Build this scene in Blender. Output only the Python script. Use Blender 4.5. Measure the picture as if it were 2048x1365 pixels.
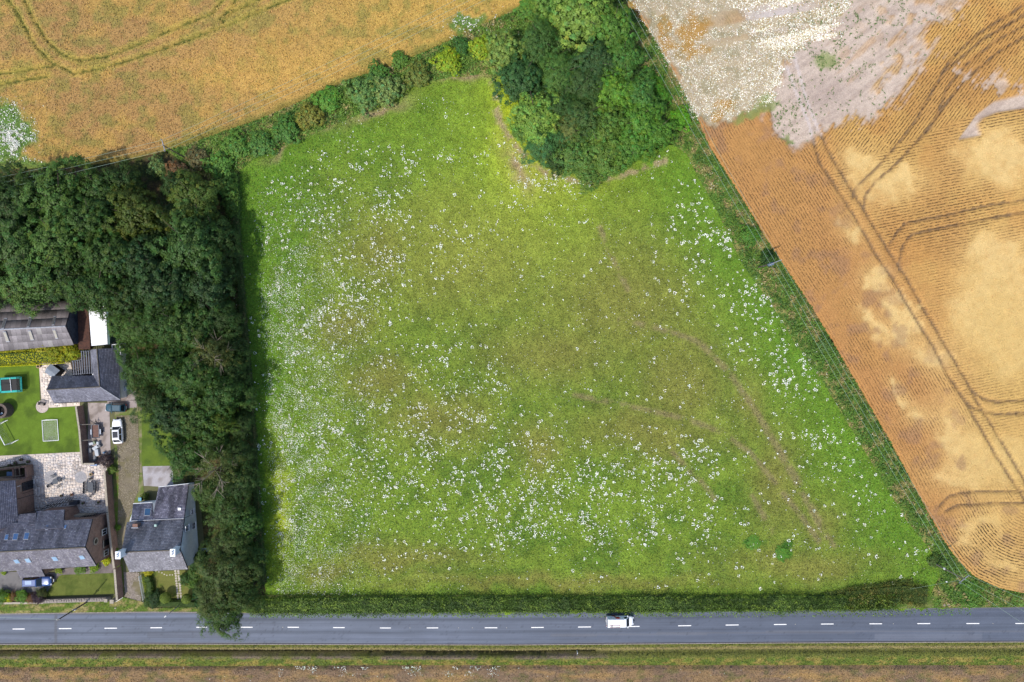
import bpy, bmesh, math, random
import numpy as np
from mathutils import Vector
random.seed(7); RNG = np.random.default_rng(11)
for o in list(bpy.data.objects): bpy.data.objects.remove(o, do_unlink=True)
SC = bpy.context.scene; COL = SC.collection

# ------------------------------------------------------------------ camera, sky, sun, exposure
H = 128.0; S = 0.09375                     # flying height, metres per photo pixel on the ground
cd = bpy.data.cameras.new('drone_camera'); cam = bpy.data.objects.new('drone_camera', cd); COL.objects.link(cam)
cam.location = (0, 0, H); cam.rotation_euler = (0, 0, 0)
cd.sensor_width = 36; cd.lens = 24; cd.clip_end = 3000; cd.clip_start = 0.5
SC.camera = cam
ELEV = math.radians(59); AZ = math.atan2(-0.77, -0.64)      # the sun stands to the lower left
w = bpy.data.worlds.new('World'); SC.world = w; w.use_nodes = True
wn = w.node_tree; bg = wn.nodes['Background']
sky = wn.nodes.new('ShaderNodeTexSky'); sky.sky_type = 'NISHITA'; sky.sun_disc = False
sky.sun_elevation = ELEV; sky.sun_rotation = math.pi/2 - AZ
sky.air_density = 1.0; sky.dust_density = 1.5
wn.links.new(sky.outputs[0], bg.inputs[0]); bg.inputs[1].default_value = 0.15
sd = bpy.data.lights.new('sun', 'SUN'); sun = bpy.data.objects.new('sun', sd); COL.objects.link(sun)
sd.energy = 2.7; sd.angle = math.radians(1.2); sd.color = (1.0, 0.94, 0.85)
dv = Vector((math.cos(AZ)*math.cos(ELEV), math.sin(AZ)*math.cos(ELEV), math.sin(ELEV)))
sun.rotation_euler = dv.to_track_quat('Z', 'Y').to_euler(); sun.location = dv*300
SC.view_settings.view_transform = 'Standard'; SC.view_settings.look = 'None'
SC.view_settings.exposure = 0.66; SC.view_settings.gamma = 1

# ------------------------------------------------------------------ helpers
def P(px, py, z=0.0):
    k = S*(1 - z/H); return Vector(((px-1024)*k, (682.5-py)*k, z))
def lin(c):
    c = np.asarray(c, float)/255.0
    return np.where(c <= 0.04045, c/12.92, ((c+0.055)/1.055)**2.4)
KA = 0.60
def CC(r, g, b): return lin((r, g, b))*KA
def C4(r, g, b): v = CC(r, g, b); return (float(v[0]), float(v[1]), float(v[2]), 1)

def _h(i, j, s):
    n = (i.astype(np.int64)*374761393 + j.astype(np.int64)*668265263 + s*982451653) & 0x7fffffff
    n = ((n ^ (n >> 13))*1274126177) & 0x7fffffff
    return ((n ^ (n >> 16)) & 0xffff)/65535.0
def vn(x, y, s=0):
    x = np.asarray(x, float); y = np.asarray(y, float)
    i = np.floor(x); j = np.floor(y); fx = x-i; fy = y-j; fx = fx*fx*(3-2*fx); fy = fy*fy*(3-2*fy)
    a = _h(i, j, s); b = _h(i+1, j, s); c = _h(i, j+1, s); d = _h(i+1, j+1, s)
    return (a*(1-fx)+b*fx)*(1-fy) + (c*(1-fx)+d*fx)*fy
def fbm(x, y, s=0, o=4):
    t = 0; a = 1; n = 0
    for k in range(o): t = t + a*vn(x*2**k, y*2**k, s+k*17); n += a; a *= 0.55
    return t/n
def sst(a, b, x): t = np.clip((x-a)/(b-a), 0, 1); return t*t*(3-2*t)
def inside(px, py, poly):
    r = np.zeros(px.shape, bool); n = len(poly)
    for i in range(n):
        x1, y1 = poly[i]; x2, y2 = poly[(i+1) % n]
        if y1 == y2: continue
        c = ((y1 > py) != (y2 > py)) & (px < (x2-x1)*(py-y1)/(y2-y1)+x1)
        r ^= c
    return r
def dline(px, py, pl, closed=False):
    d = np.full(px.shape, 1e9); n = len(pl)
    for i in range(n if closed else n-1):
        x1, y1 = pl[i]; x2, y2 = pl[(i+1) % n]; L = (x2-x1)**2+(y2-y1)**2+1e-9
        t = np.clip(((px-x1)*(x2-x1)+(py-y1)*(y2-y1))/L, 0, 1)
        d = np.minimum(d, np.hypot(px-x1-t*(x2-x1), py-y1-t*(y2-y1)))
    return d
def snap(px, py, poly):
    best = np.full(px.shape, 1e9); ox = px.copy(); oy = py.copy(); n = len(poly)
    for i in range(n):
        x1, y1 = poly[i]; x2, y2 = poly[(i+1) % n]; L = (x2-x1)**2+(y2-y1)**2+1e-9
        t = np.clip(((px-x1)*(x2-x1)+(py-y1)*(y2-y1))/L, 0, 1)
        qx = x1+t*(x2-x1); qy = y1+t*(y2-y1); d = np.hypot(px-qx, py-qy); m = d < best
        best[m] = d[m]; ox[m] = qx[m]; oy[m] = qy[m]
    return ox, oy
def blob(px, py, cx, cy, rx, ry=None, a=0):
    ry = ry or rx; c, s_ = math.cos(a), math.sin(a); dx = px-cx; dy = py-cy
    return np.exp(-(((dx*c+dy*s_)/rx)**2 + ((-dx*s_+dy*c)/ry)**2))
def mixc(a, b, t): t = np.clip(t, 0, 1)[..., None]; return a*(1-t)+b*t

def raw_mesh(name, V, F, col=None, attrs=None, smooth=False):
    me = bpy.data.meshes.new(name)
    V = np.ascontiguousarray(V, dtype=np.float32); F = np.ascontiguousarray(F, dtype=np.int32)
    k = F.shape[1]
    me.vertices.add(len(V)); me.vertices.foreach_set('co', V.ravel())
    me.loops.add(F.size); me.loops.foreach_set('vertex_index', F.ravel())
    me.polygons.add(len(F)); me.polygons.foreach_set('loop_start', np.arange(0, F.size, k, dtype=np.int32))
    if smooth: me.polygons.foreach_set('use_smooth', np.ones(len(F), bool))
    if col is not None:
        at = me.attributes.new('col', 'FLOAT_COLOR', 'POINT')
        c = np.ones((len(V), 4), np.float32); c[:, :3] = col; at.data.foreach_set('color', c.ravel())
    for n_, (t_, a) in (attrs or {}).items():
        at = me.attributes.new(n_, t_, 'POINT')
        if t_ == 'FLOAT': at.data.foreach_set('value', np.ascontiguousarray(a, dtype=np.float32))
        else:
            c = np.ones((len(V), 4), np.float32); c[:, :3] = a; at.data.foreach_set('color', c.ravel())
    me.update(calc_edges=True); return me
def link(name, me, mat=None, parent=None, kind=None, label=None, cat=None, group=None):
    o = bpy.data.objects.new(name, me); COL.objects.link(o)
    if mat: me.materials.append(mat)
    if parent: o.parent = parent
    for k, v in (('kind', kind), ('label', label), ('category', cat), ('group', group)):
        if v: o[k] = v
    return o
ORG = {}
def root(name, loc, label, cat, group=None):
    o = bpy.data.objects.new(name, None); COL.objects.link(o); o.location = loc; o.empty_display_size = 0.3
    o['label'] = label; o['category'] = cat
    if group: o['group'] = group
    ORG[o.name] = Vector(loc); return o
def org(o):
    while o.parent: o = o.parent
    return ORG.get(o.name, Vector((0, 0, 0)))
def dup(r, loc, rz=None, label=None, scale=None):
    def cp(o, par):
        c = o.copy(); COL.objects.link(c); c.parent = par
        for ch in o.children: cp(ch, c)
        return c
    c = cp(r, None); c.location = loc
    if rz is not None: c.rotation_euler = (0, 0, rz)
    if label: c['label'] = label
    if scale: c.scale = scale
    return c

class MB:
    def __init__(s): s.v = []; s.f = []
    def poly(s, pts): n = len(s.v); s.v += [tuple(p) for p in pts]; s.f.append(tuple(range(n, n+len(pts)))); return s
    def hexa(s, b, t):                      # bottom ring b, top ring t, same count, both CCW from above
        n = len(s.v); k = len(b); s.v += [tuple(p) for p in b] + [tuple(p) for p in t]
        s.f.append(tuple(range(n+k-1, n-1, -1))); s.f.append(tuple(range(n+k, n+2*k)))
        for i in range(k): j = (i+1) % k; s.f.append((n+i, n+j, n+k+j, n+k+i))
        return s
    def box(s, c, d, rz=0.0, taper=1.0):
        cx, cy, cz = c; hx, hy, hz = d[0]/2, d[1]/2, d[2]/2; ca, sa = math.cos(rz), math.sin(rz)
        def q(x, y, z): return (cx+x*ca-y*sa, cy+x*sa+y*ca, cz+z)
        b = [q(-hx, -hy, -hz), q(hx, -hy, -hz), q(hx, hy, -hz), q(-hx, hy, -hz)]
        t = [q(-hx*taper, -hy*taper, hz), q(hx*taper, -hy*taper, hz), q(hx*taper, hy*taper, hz), q(-hx*taper, hy*taper, hz)]
        return s.hexa(b, t)
    def tube(s, p, q, r, r2=None, n=6):
        p = Vector(p); q = Vector(q); r2 = r if r2 is None else r2; d = (q-p)
        if d.length < 1e-6: return s
        d.normalize(); a = d.orthogonal().normalized(); b = d.cross(a)
        B = [p+(a*math.cos(2*math.pi*i/n)+b*math.sin(2*math.pi*i/n))*r for i in range(n)]
        T = [q+(a*math.cos(2*math.pi*i/n)+b*math.sin(2*math.pi*i/n))*r2 for i in range(n)]
        return s.hexa(B, T)
    def path(s, pts, r, n=5, r2=None):
        m = len(pts)-1
        for i in range(m):
            ra = r if r2 is None else r+(r2-r)*i/m; rb = r if r2 is None else r+(r2-r)*(i+1)/m
            s.tube(pts[i], pts[i+1], ra, rb, n)
        return s
    def cyl(s, c, r, h, n=16, r2=None): return s.tube(c, (c[0], c[1], c[2]+h), r, r2, n)
    def prism(s, pts, z0, z1):
        pts = [(p[0], p[1]) for p in pts]
        ar = sum(pts[i][0]*pts[(i+1) % len(pts)][1]-pts[(i+1) % len(pts)][0]*pts[i][1] for i in range(len(pts)))
        if ar < 0: pts = pts[::-1]
        return s.hexa([(x, y, z0) for x, y in pts], [(x, y, z1) for x, y in pts])
    def build(s, name, mat, parent=None, kind=None, label=None, cat=None, group=None, bevel=0.0, smooth=False):
        o0 = org(parent) if parent else Vector((0, 0, 0))
        me = bpy.data.meshes.new(name)
        me.from_pydata([(x-o0.x, y-o0.y, z-o0.z) for x, y, z in s.v], [], s.f); me.update()
        bm = bmesh.new(); bm.from_mesh(me)
        bmesh.ops.recalc_face_normals(bm, faces=bm.faces)
        if bevel > 0: bmesh.ops.bevel(bm, geom=bm.edges[:], offset=bevel, segments=1, affect='EDGES', clamp_overlap=True)
        bm.to_mesh(me); bm.free()
        if smooth: me.polygons.foreach_set('use_smooth', [True]*len(me.polygons))
        return link(name, me, mat, parent, kind, label, cat, group)

# ------------------------------------------------------------------ materials
def newmat(name):
    m = bpy.data.materials.new(name); m.use_nodes = True; nt = m.node_tree
    return m, nt, nt.nodes['Principled BSDF']
def N(nt, t, **k):
    n = nt.nodes.new(t)
    for a, b in k.items():
        if a == 'inp':
            for i, v in b.items(): n.inputs[i].default_value = v
        else: setattr(n, a, b)
    return n
def noise(nt, coord, scale, detail=3, rough=0.6):
    n = N(nt, 'ShaderNodeTexNoise', inp={'Scale': scale, 'Detail': detail, 'Roughness': rough})
    nt.links.new(coord, n.inputs['Vector']); return n.outputs[0]
def maprange(nt, v, a, b, c, d):
    n = N(nt, 'ShaderNodeMapRange', inp={1: a, 2: b, 3: c, 4: d}); nt.links.new(v, n.inputs[0]); return n.outputs[0]
def math_(nt, op, a, b=None):
    n = N(nt, 'ShaderNodeMath', operation=op)
    for i, v in enumerate((a, b)):
        if v is None: continue
        if hasattr(v, 'type'): nt.links.new(v, n.inputs[i])
        else: n.inputs[i].default_value = v
    return n.outputs[0]
def scalec(nt, col, fac):
    n = N(nt, 'ShaderNodeVectorMath', operation='SCALE'); nt.links.new(col, n.inputs[0]); nt.links.new(fac, n.inputs['Scale']); return n.outputs[0]
def mixrgb(nt, f, a, b, mode='MIX'):
    n = N(nt, 'ShaderNodeMix', data_type='RGBA', blend_type=mode)
    for i, v in ((0, f), (6, a), (7, b)):
        if hasattr(v, 'type'): nt.links.new(v, n.inputs[i])
        elif i == 0: n.inputs[0].default_value = v
        else: n.inputs[i].default_value = v
    return n.outputs[2]
def bumpn(nt, bs, h, strength, dist):
    b = N(nt, 'ShaderNodeBump', inp={'Strength': strength, 'Distance': dist}); nt.links.new(h, b.inputs['Height']); nt.links.new(b.outputs[0], bs.inputs['Normal'])

def amat(name, rough=0.9, n1=5.0, a1=0.3, n2=0.8, a2=0.12, bump=0.6, bd=0.15, spec=0.15, hue=None):
    """colour from the mesh's own 'col' attribute, grain from noise"""
    m, nt, bs = newmat(name)
    at = N(nt, 'ShaderNodeAttribute', attribute_name='col'); tc = N(nt, 'ShaderNodeTexCoord')
    f1 = noise(nt, tc.outputs['Object'], n1, 4, 0.7); f2 = noise(nt, tc.outputs['Object'], n2, 3, 0.6)
    g = math_(nt, 'MULTIPLY', maprange(nt, f1, 0.3, 0.7, 1-a1, 1+a1), maprange(nt, f2, 0.3, 0.7, 1-a2, 1+a2))
    c = scalec(nt, at.outputs['Color'], g)
    if hue:
        f3 = noise(nt, tc.outputs['Object'], n1*0.6, 2, 0.5)
        c = mixrgb(nt, maprange(nt, f3, 0.45, 0.7, 0, hue[1]), c, hue[0])
    nt.links.new(c, bs.inputs['Base Color'])
    bs.inputs['Roughness'].default_value = rough; bs.inputs['Specular IOR Level'].default_value = spec
    if bump: bumpn(nt, bs, f1, bump, bd)
    return m
def pmat(name, c, c2=None, scale=3.0, rough=0.7, bump=0.0, spec=0.3, metal=0.0, lo=0.4, hi=0.65, coat=0.0):
    m, nt, bs = newmat(name)
    bs.inputs['Roughness'].default_value = rough; bs.inputs['Specular IOR Level'].default_value = spec; bs.inputs['Metallic'].default_value = metal
    bs.inputs['Coat Weight'].default_value = coat; bs.inputs['Coat Roughness'].default_value = 0.06
    tc = N(nt, 'ShaderNodeTexCoord'); f = noise(nt, tc.outputs['Object'], scale, 5, 0.65)
    c2 = c2 or tuple(x*0.82 for x in c[:3])+(1,)
    nt.links.new(mixrgb(nt, maprange(nt, f, lo, hi, 0, 1), c, c2), bs.inputs['Base Color'])
    if bump: bumpn(nt, bs, f, bump, 0.05)
    return m
def leafmat(name, transl=0.25):
    m, nt, bs = newmat(name)
    at = N(nt, 'ShaderNodeAttribute', attribute_name='col'); oi = N(nt, 'ShaderNodeObjectInfo')
    c = mixrgb(nt, 1.0, at.outputs['Color'], oi.outputs['Color'], 'MULTIPLY')
    nt.links.new(c, bs.inputs['Base Color']); bs.inputs['Roughness'].default_value = 0.55; bs.inputs['Specular IOR Level'].default_value = 0.28
    tr = N(nt, 'ShaderNodeBsdfTranslucent'); nt.links.new(c, tr.inputs['Color'])
    mx = N(nt, 'ShaderNodeMixShader', inp={0: transl}); out = nt.nodes['Material Output']
    nt.links.new(bs.outputs[0], mx.inputs[1]); nt.links.new(tr.outputs[0], mx.inputs[2]); nt.links.new(mx.outputs[0], out.inputs[0])
    return m
LEAF = leafmat('leaf'); BLADE = leafmat('grass_blade', 0.15)
BARK = pmat('bark', C4(105, 92, 78), C4(70, 60, 50), 6, 0.9, 0.3)
BARKP = pmat('pale_bark', C4(170, 158, 140), C4(130, 118, 100), 6, 0.9, 0.3)

# ------------------------------------------------------------------ leaf clouds
def leaves(C, Nn, size, col, asp=0.7):
    n = len(C); Nn = Nn/np.maximum(np.linalg.norm(Nn, axis=1, keepdims=True), 1e-6)
    r = RNG.normal(size=(n, 3)); a = np.cross(Nn, r); a /= np.maximum(np.linalg.norm(a, axis=1, keepdims=True), 1e-6); b = np.cross(Nn, a)
    size = np.broadcast_to(np.asarray(size, float), (n,))[:, None]/2
    a = a*size; b = b*size*asp
    V = np.stack([C-a, C+b*0.9-a*0.15, C+a, C-b*0.9-a*0.15], 1).reshape(-1, 3)
    F = np.arange(4*n).reshape(n, 4); return V, F, np.repeat(col, 4, axis=0)
def rnd_dir(n, zmin=-1):
    z = RNG.uniform(zmin, 1, n); t = RNG.uniform(0, 2*math.pi, n); r = np.sqrt(1-z*z)
    return np.stack([r*np.cos(t), r*np.sin(t), z], 1)
# ================================================================== GROUND AND FIELDS
def region(name, poly, step, hf, cf, mat, kind='structure', attrs=None, **kw):
    xs = [p[0] for p in poly]; ys = [p[1] for p in poly]; st = step/S
    gx = np.arange(min(xs)-st, max(xs)+st*1.01, st); gy = np.arange(min(ys)-st, max(ys)+st*1.01, st)
    PX, PY = np.meshgrid(gx, gy); ins = inside(PX, PY, poly)
    q = ins[:-1, :-1] | ins[1:, :-1] | ins[:-1, 1:] | ins[1:, 1:]
    ny, nx = PX.shape; idx = np.arange(ny*nx).reshape(ny, nx)
    F = np.stack([idx[1:, :-1][q], idx[1:, 1:][q], idx[:-1, 1:][q], idx[:-1, :-1][q]], 1)
    used = np.unique(F); rm = np.full(ny*nx, -1); rm[used] = np.arange(len(used)); F = rm[F]
    px = PX.ravel()[used]; py = PY.ravel()[used]; out = ~ins.ravel()[used]
    sx, sy = snap(px[out], py[out], poly); px[out] = sx; py[out] = sy
    z = hf(px, py)+np.zeros_like(px); V = np.stack([(px-1024)*S, (682.5-py)*S, z], 1)
    at = {k: (t, f(px, py)) for k, (t, f) in (attrs or {}).items()}
    me = raw_mesh(name, V, F, cf(px, py), at, smooth=True)
    return link(name, me, mat, kind=kind, **kw)
def const(*c): v = CC(*c); return lambda px, py: np.tile(v, (len(px), 1))
def jit(px, py, c, sc=12.0, amp=0.18, seed=3):
    return c*(1+(fbm(px/sc, py/sc, seed)-0.5)[:, None]*2*amp)

GRASSM = amat('meadow_turf', n1=4.0, a1=0.46, n2=0.5, a2=0.14, bump=0.9, bd=0.16, hue=(C4(150, 150, 60), 0.25))
CROPM = amat('ripe_crop', n1=4.5, a1=0.44, n2=0.7, a2=0.12, bump=0.8, bd=0.15)
SOILM = amat('dry_soil', n1=7.0, a1=0.12, n2=0.6, a2=0.08, bump=0.4, bd=0.05)

MEADOW = [(455,330),(520,290),(620,240),(720,190),(800,140),(900,110),(980,60),(1060,80),(1120,200),(1250,320),(1340,290),(1400,300),(1450,380),(1520,490),
          (1590,610),(1660,720),(1740,850),(1830,1010),(1890,1100),(1945,1170),(1945,1230),(1700,1234),(500,1236),(500,1150),(490,1000),(470,800),(455,600),(450,450)]
RBND = [(1235,-170),(1262,0),(1300,66),(1350,155),(1392,235),(1415,290),(1475,385),(1545,500),(1625,620),(1705,755),(1785,895),(1862,1040),(1885,1082),(1912,1118),(1945,1152),(1995,1176),(2060,1190),(2220,1192)]
TBND = [(-170,352),(0,338),(120,338),(250,322),(345,300),(420,275),(520,240),(600,206),(690,165),(800,128),(880,92),(965,52),(1060,8),(1160,-60),(1220,-170)]
tracks = [[(1240,640),(1310,655),(1390,680),(1450,735),(1505,815),(1555,900),(1600,980),(1640,1055),(1668,1092)],
          [(1405,690),(1470,760),(1530,850),(1590,950),(1650,1062)],
          [(1150,790),(1270,815),(1370,838),(1440,862),(1500,905),(1550,965),(1600,1030),(1640,1085)],
          [(1200,455),(1222,510),(1256,580)], [(1340,900),(1400,960),(1430,1000)], [(1505,990),(1530,1040),(1545,1065)]]
def meadow_col(px, py):
    wx = px+(fbm(px/60, py/60, 5)-0.5)*60; wy = py+(fbm(px/60, py/60, 9)-0.5)*60
    base = np.tile(CC(124, 152, 52), (len(px), 1))
    br = fbm(px/45, py/45, 21); base = mixc(base, CC(98, 132, 44), sst(0.45, 0.62, br)*0.8)
    dr = 0
    for a in ((940,520,190,130),(760,500,90,80),(1240,600,220,150),(1120,700,190,90),(1370,760,120,140),(1300,860,190,60),(1560,960,60,140),(700,640,80,60),(760,760,90,60),
              (880,840,120,60),(1620,1130,190,38),(1100,1165,420,15),(800,1120,170,30),(1760,1110,90,25),(1500,800,40,90),(1650,1040,60,60),(1080,900,60,50),(640,1140,90,30)):
        dr = np.maximum(dr, blob(wx, wy, *a))
    base = mixc(base, CC(138, 140, 66), dr*0.95)
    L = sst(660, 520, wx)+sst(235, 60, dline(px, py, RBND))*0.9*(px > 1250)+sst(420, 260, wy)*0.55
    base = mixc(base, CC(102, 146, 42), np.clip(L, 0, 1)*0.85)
    base = mixc(base, CC(168, 190, 60), blob(wx, wy, 1075, 300, 190, 190)*0.7); base = mixc(base, CC(156, 168, 68), blob(wx, wy, 930, 480, 160, 120)*0.5)  # two wide bright blobs: upper-centre pool of light painted into the turf colour
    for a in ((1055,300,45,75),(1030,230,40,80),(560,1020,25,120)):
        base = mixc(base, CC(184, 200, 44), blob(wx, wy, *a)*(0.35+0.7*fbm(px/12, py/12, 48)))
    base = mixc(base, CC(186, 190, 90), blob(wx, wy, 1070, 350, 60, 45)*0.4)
    for a in ((1030,330,12,50,-0.5),(760,225,60,8,-0.4),(600,280,70,7,-0.45),(930,158,60,8,-0.15)):
        base = mixc(base, CC(176, 150, 120), blob(wx, wy, *a)*0.9)
    st = fbm((px*0.861-py*0.509)/7, (px*0.509+py*0.861)/90, 31)
    base = base*(1+((st-0.5)*0.34)[:, None]*sst(560, 700, px)[:, None])
    base = base*(1+((fbm(px/9, py/9, 37)-0.5)*0.55)[:, None]+((fbm(px/30, py/30, 38)-0.5)*0.25)[:, None]); st2 = fbm(px/120, py/5, 33); base = base*(1+((st2-0.5)*0.5)[:, None]*sst(1110, 1150, py)[:, None])
    dt = np.minimum.reduce([dline(px, py, t) for t in tracks])+(fbm(px/9, py/9, 41)-0.5)*5
    base = mixc(base, CC(152, 138, 98), sst(8.5, 2.0, dt)*0.72*sst(0.3, 0.5, fbm(px/25, py/25, 44)))
    dc = dline(px, py, [(985,165),(994,225),(1020,275),(1052,320),(1105,352),(1170,366),(1240,352),(1330,322)])+(fbm(px/10, py/10, 46)-0.5)*16
    base = mixc(base, CC(186, 164, 132), sst(9, 2, dc)*0.8*sst(0.36, 0.54, fbm(px/14, py/14, 47)))
    g = 0
    for a in ((1565,1108,16,16),(1510,1086,17,12)): g = np.maximum(g, blob(wx, wy, a[0], a[1], a[2], a[3]))
    return mixc(base, CC(58, 112, 34), sst(0.25, 0.6, g)*0.9)
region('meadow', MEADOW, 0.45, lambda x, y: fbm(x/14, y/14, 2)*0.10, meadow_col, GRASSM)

# --- the ripe crop, upper left
tl = [[(10,-60),(20,0),(45,40),(75,95),(108,128),(152,150)], [(40,-60),(52,0),(72,42),(97,83),(128,112),(165,124)],
      [(152,150),(200,140),(250,127),(330,100),(430,64),(512,30),(590,-2),(660,-60)], [(165,124),(215,116),(270,95),(370,53),(428,30),(448,4),(460,-60)],
      [(-60,156),(0,151),(60,143),(120,132)], [(-60,180),(0,172),(60,161),(100,155)], [(440,42),(466,20),(474,0),(480,-60)], [(448,47),(470,25),(520,2),(560,-30),(600,-60)]]
def tl_d(px, py): return np.minimum.reduce([dline(px, py, t) for t in tl])+(fbm(px/6, py/6, 51)-0.5)*4
def tl_green(px, py):
    wx = px+(fbm(px/18, py/18, 55)-0.5)*40; wy = py+(fbm(px/18, py/18, 57)-0.5)*40
    return sst(0.35, 0.6, np.maximum.reduce([blob(wx, wy, 0, 270, 84, 72), blob(wx, wy, 20, 350, 160, 34), blob(wx, wy, 940, 50, 40, 26), blob(wx, wy, 130, 335, 60, 12)]))
def tl_col(px, py):
    b = np.tile(CC(196, 158, 88), (len(px), 1)); n = fbm(px/70, py/50, 61)
    b = mixc(b, CC(184, 146, 90), sst(0.42, 0.6, n)); b = mixc(b, CC(212, 176, 88), sst(420, 900, px+(n-0.5)*500)*0.75)
    b = mixc(b, CC(138, 140, 70), sst(0.46, 0.68, fbm(px/22, py/22, 63))*0.55)
    b = mixc(b, CC(226, 180, 92), blob(px, py, 520, 150, 160, 60)*0.5)
    b = mixc(b, CC(104, 142, 66), tl_green(px, py)*0.95)
    d = tl_d(px, py); b = mixc(b, CC(196, 180, 84), sst(11, 5, d)*0.4); b = mixc(b, CC(86, 100, 44), sst(3.6, 1.2, d)*0.9*(0.35+0.65*sst(0.35, 0.5, fbm(px/9, py/9, 66))))
    b = mixc(b, CC(122, 128, 60), sst(14, 2, dline(px, py, TBND)+(n-0.5)*16)*0.6)
    return b
TLP = [(-170,-170)]+TBND[::-1]
def tl_h(px, py): return 0.02+0.62*sst(0, 7, dline(px, py, TBND))*(1-0.75*sst(4, 1.2, tl_d(px, py)))*(1-0.3*tl_green(px, py))+fbm(px/3, py/3, 65)*0.12
region('crop_field', TLP, 0.36, tl_h, tl_col, CROPM)

# --- the stubbly field on the right
tr = [[(1560,100),(1590,180),(1618,250),(1636,325),(1655,352),(1676,385),(1711,440),(1751,512),(1781,555),(1808,602),(1831,641),(1868,700),(1893,750),(1926,800),(1953,847),(1986,905),(2011,945),(2036,982),(2100,1090)],
      [(1585,100),(1612,200),(1653,300),(1691,365),(1728,425),(1773,500),(1808,552),(1836,602),(1858,641),(1893,700),(1926,755),(1958,815),(1993,870),(2026,927),(2060,985),(2120,1090)],
      [(1702,400),(1704,385),(1716,370),(1748,340),(1786,298),(1831,240),(1856,195),(1886,145),(1961,82),(2048,30),(2150,-20)],
      [(1726,420),(1727,400),(1733,385),(1751,362),(1781,338),(1836,280),(1871,235),(1893,175),(1926,135),(1986,85),(2048,52),(2150,5)],
      [(1850,268),(1885,215),(1925,165),(1990,108),(2048,74),(2150,30)], [(1880,150),(1900,120),(1950,72),(2048,10),(2120,-30)], [(1776,492),(1788,470),(1808,447),(1886,432),(1973,412),(2048,400),(2200,370)], [(1796,540),(1798,515),(1803,492),(1821,470),(1886,455),(1961,440),(2048,425),(2200,398)],
      [(1938,775),(1950,790),(1970,800),(1992,804),(2048,800),(2200,780)], [(1926,800),(1940,814),(1965,823),(1990,828),(2048,826),(2200,808)],
      [(1876,1012),(1895,992),(1926,984),(1980,982),(2048,982),(2200,980)], [(1890,1020),(1913,1009),(1975,1006),(2048,1005),(2200,1003)]]
def tr_d(px, py): return np.minimum.reduce([dline(px, py, t) for t in tr])+(fbm(px/7, py/7, 71)-0.5)*3
SOILP = [(1470,-170),(1468,10),(1500,70),(1560,100),(1556,160),(1530,215),(1548,262),(1590,297),(1625,282),(1650,262),(1690,246),(1740,240),(1770,215),(1800,190),(1850,130),(1868,90),(1852,62),(1880,48),(1925,20),(1950,-40),(1960,-170)]
SOIL2 = [(1914,281),(1950,232),(1985,205),(2048,190),(2220,170),(2220,205),(2048,218),(1992,226),(1962,238),(1952,250),(1958,272)]
SOIL3 = [(1905,150),(1945,160),(1990,180),(2048,186),(2048,168),(1980,150),(1940,172)]
MAYP = [(1262,-170),(1262,0),(1300,66),(1350,155),(1388,232),(1440,252),(1500,232),(1545,205),(1556,165),(1570,120),(1620,80),(1690,30),(1710,-20),(1720,-170)]
def soilmask(px, py):
    n = (fbm(px/16, py/16, 73)-0.5)*60
    wx = px+n*np.cos(py/40); wy = py+(fbm(px/16, py/16, 74)-0.5)*44
    sk = (fbm((px*0.82+py*0.57)/4, (px*0.57-py*0.82)/70, 194)-0.5)*64
    def soft(p, w=12): d = dline(wx, wy, p, True); i = inside(wx, wy, p); return sst(-w, w, np.where(i, d, -d)+sk*(wx > 1640))
    s = np.maximum(soft(SOILP), 0)
    d = dline(px, py, SOIL2, True); s = np.maximum(s, sst(-3, 3, np.where(inside(px, py, SOIL2), d, -d))); s = np.maximum(s, soft(SOIL3, 5)*0.8)
    for a in ((1690,170,150,55,-0.9,0.5),):
        pass
    crop = 0.75*sst(0.60, 0.72, fbm((px*0.57+py*0.82)/14+(px-py)/150, (px*0.82-py*0.57)/60, 77))*blob(px, py, 1810, 130, 110, 90)
    crop = np.maximum(crop, sst(0.5, 0.62, fbm(px/20, py/20, 78))*blob(px, py, 1830, 20, 100, 60)*0.6)
    for a in ((1790,130,35,16,-0.8),(1755,172,26,12,-0.9),(1850,60,20,30,0.3)): crop = np.maximum(crop, 0.7*sst(0.25, 0.8, blob(wx, wy, *a))*sst(0.38, 0.56, fbm((px*0.82+py*0.57)/5, (px*0.57-py*0.82)/40, 195)))
    return np.clip(s-crop, 0, 1)
def maymask(px, py):
    wx = px+(fbm(px/14, py/14, 81)-0.5)*34; wy = py+(fbm(px/14, py/14, 83)-0.5)*34
    d = dline(wx, wy, MAYP, True); m = sst(-8, 8, np.where(inside(wx, wy, MAYP), d, -d))
    return m*(1-blob(px, py, 1560, 28, 110, 30, -0.22)*sst(0.44, 0.5, vn((px*0.2+py)/11, px/300, 85)))
def tr_green(px, py):
    wx = px+(fbm(px/10, py/10, 86)-0.5)*24; wy = py+(fbm(px/10, py/10, 87)-0.5)*24
    return sst(0.35, 0.6, np.maximum.reduce([blob(wx, wy, 1500, 232, 44, 14, -0.4), blob(wx, wy, 1535, 208, 24, 22), blob(wx, wy, 1650, 122, 26, 20), blob(wx, wy, 1575, 282, 14, 10)]))
PALE = ((1775,370,60,42),(1715,325,30,32),(1810,350,36,16,0.4),(2010,330,90,60),(1980,290,60,40),(1950,620,60,100),(2010,560,60,60),(2020,700,60,60),(1990,500,50,40),(1740,555,25,22),(1800,620,50,20,0.9),(1800,660,40,30,0.9),(1745,650,40,14,0.9),
        (1830,830,26,20),(1795,785,30,12,0.9),(1900,860,30,60,-0.3),(1960,900,40,80,-0.5),(1930,950,70,30),(1860,715,40,30,0.6),(1970,1040,40,26),(2000,1120,60,22,0.4),(1930,1070,20,20),(1760,1000-90,12,60,-0.55),(1800,1000,10,70,-0.55),(2040,640,60,90),(1700,460,26,20,0.8),(2030,910,40,50))
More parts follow.
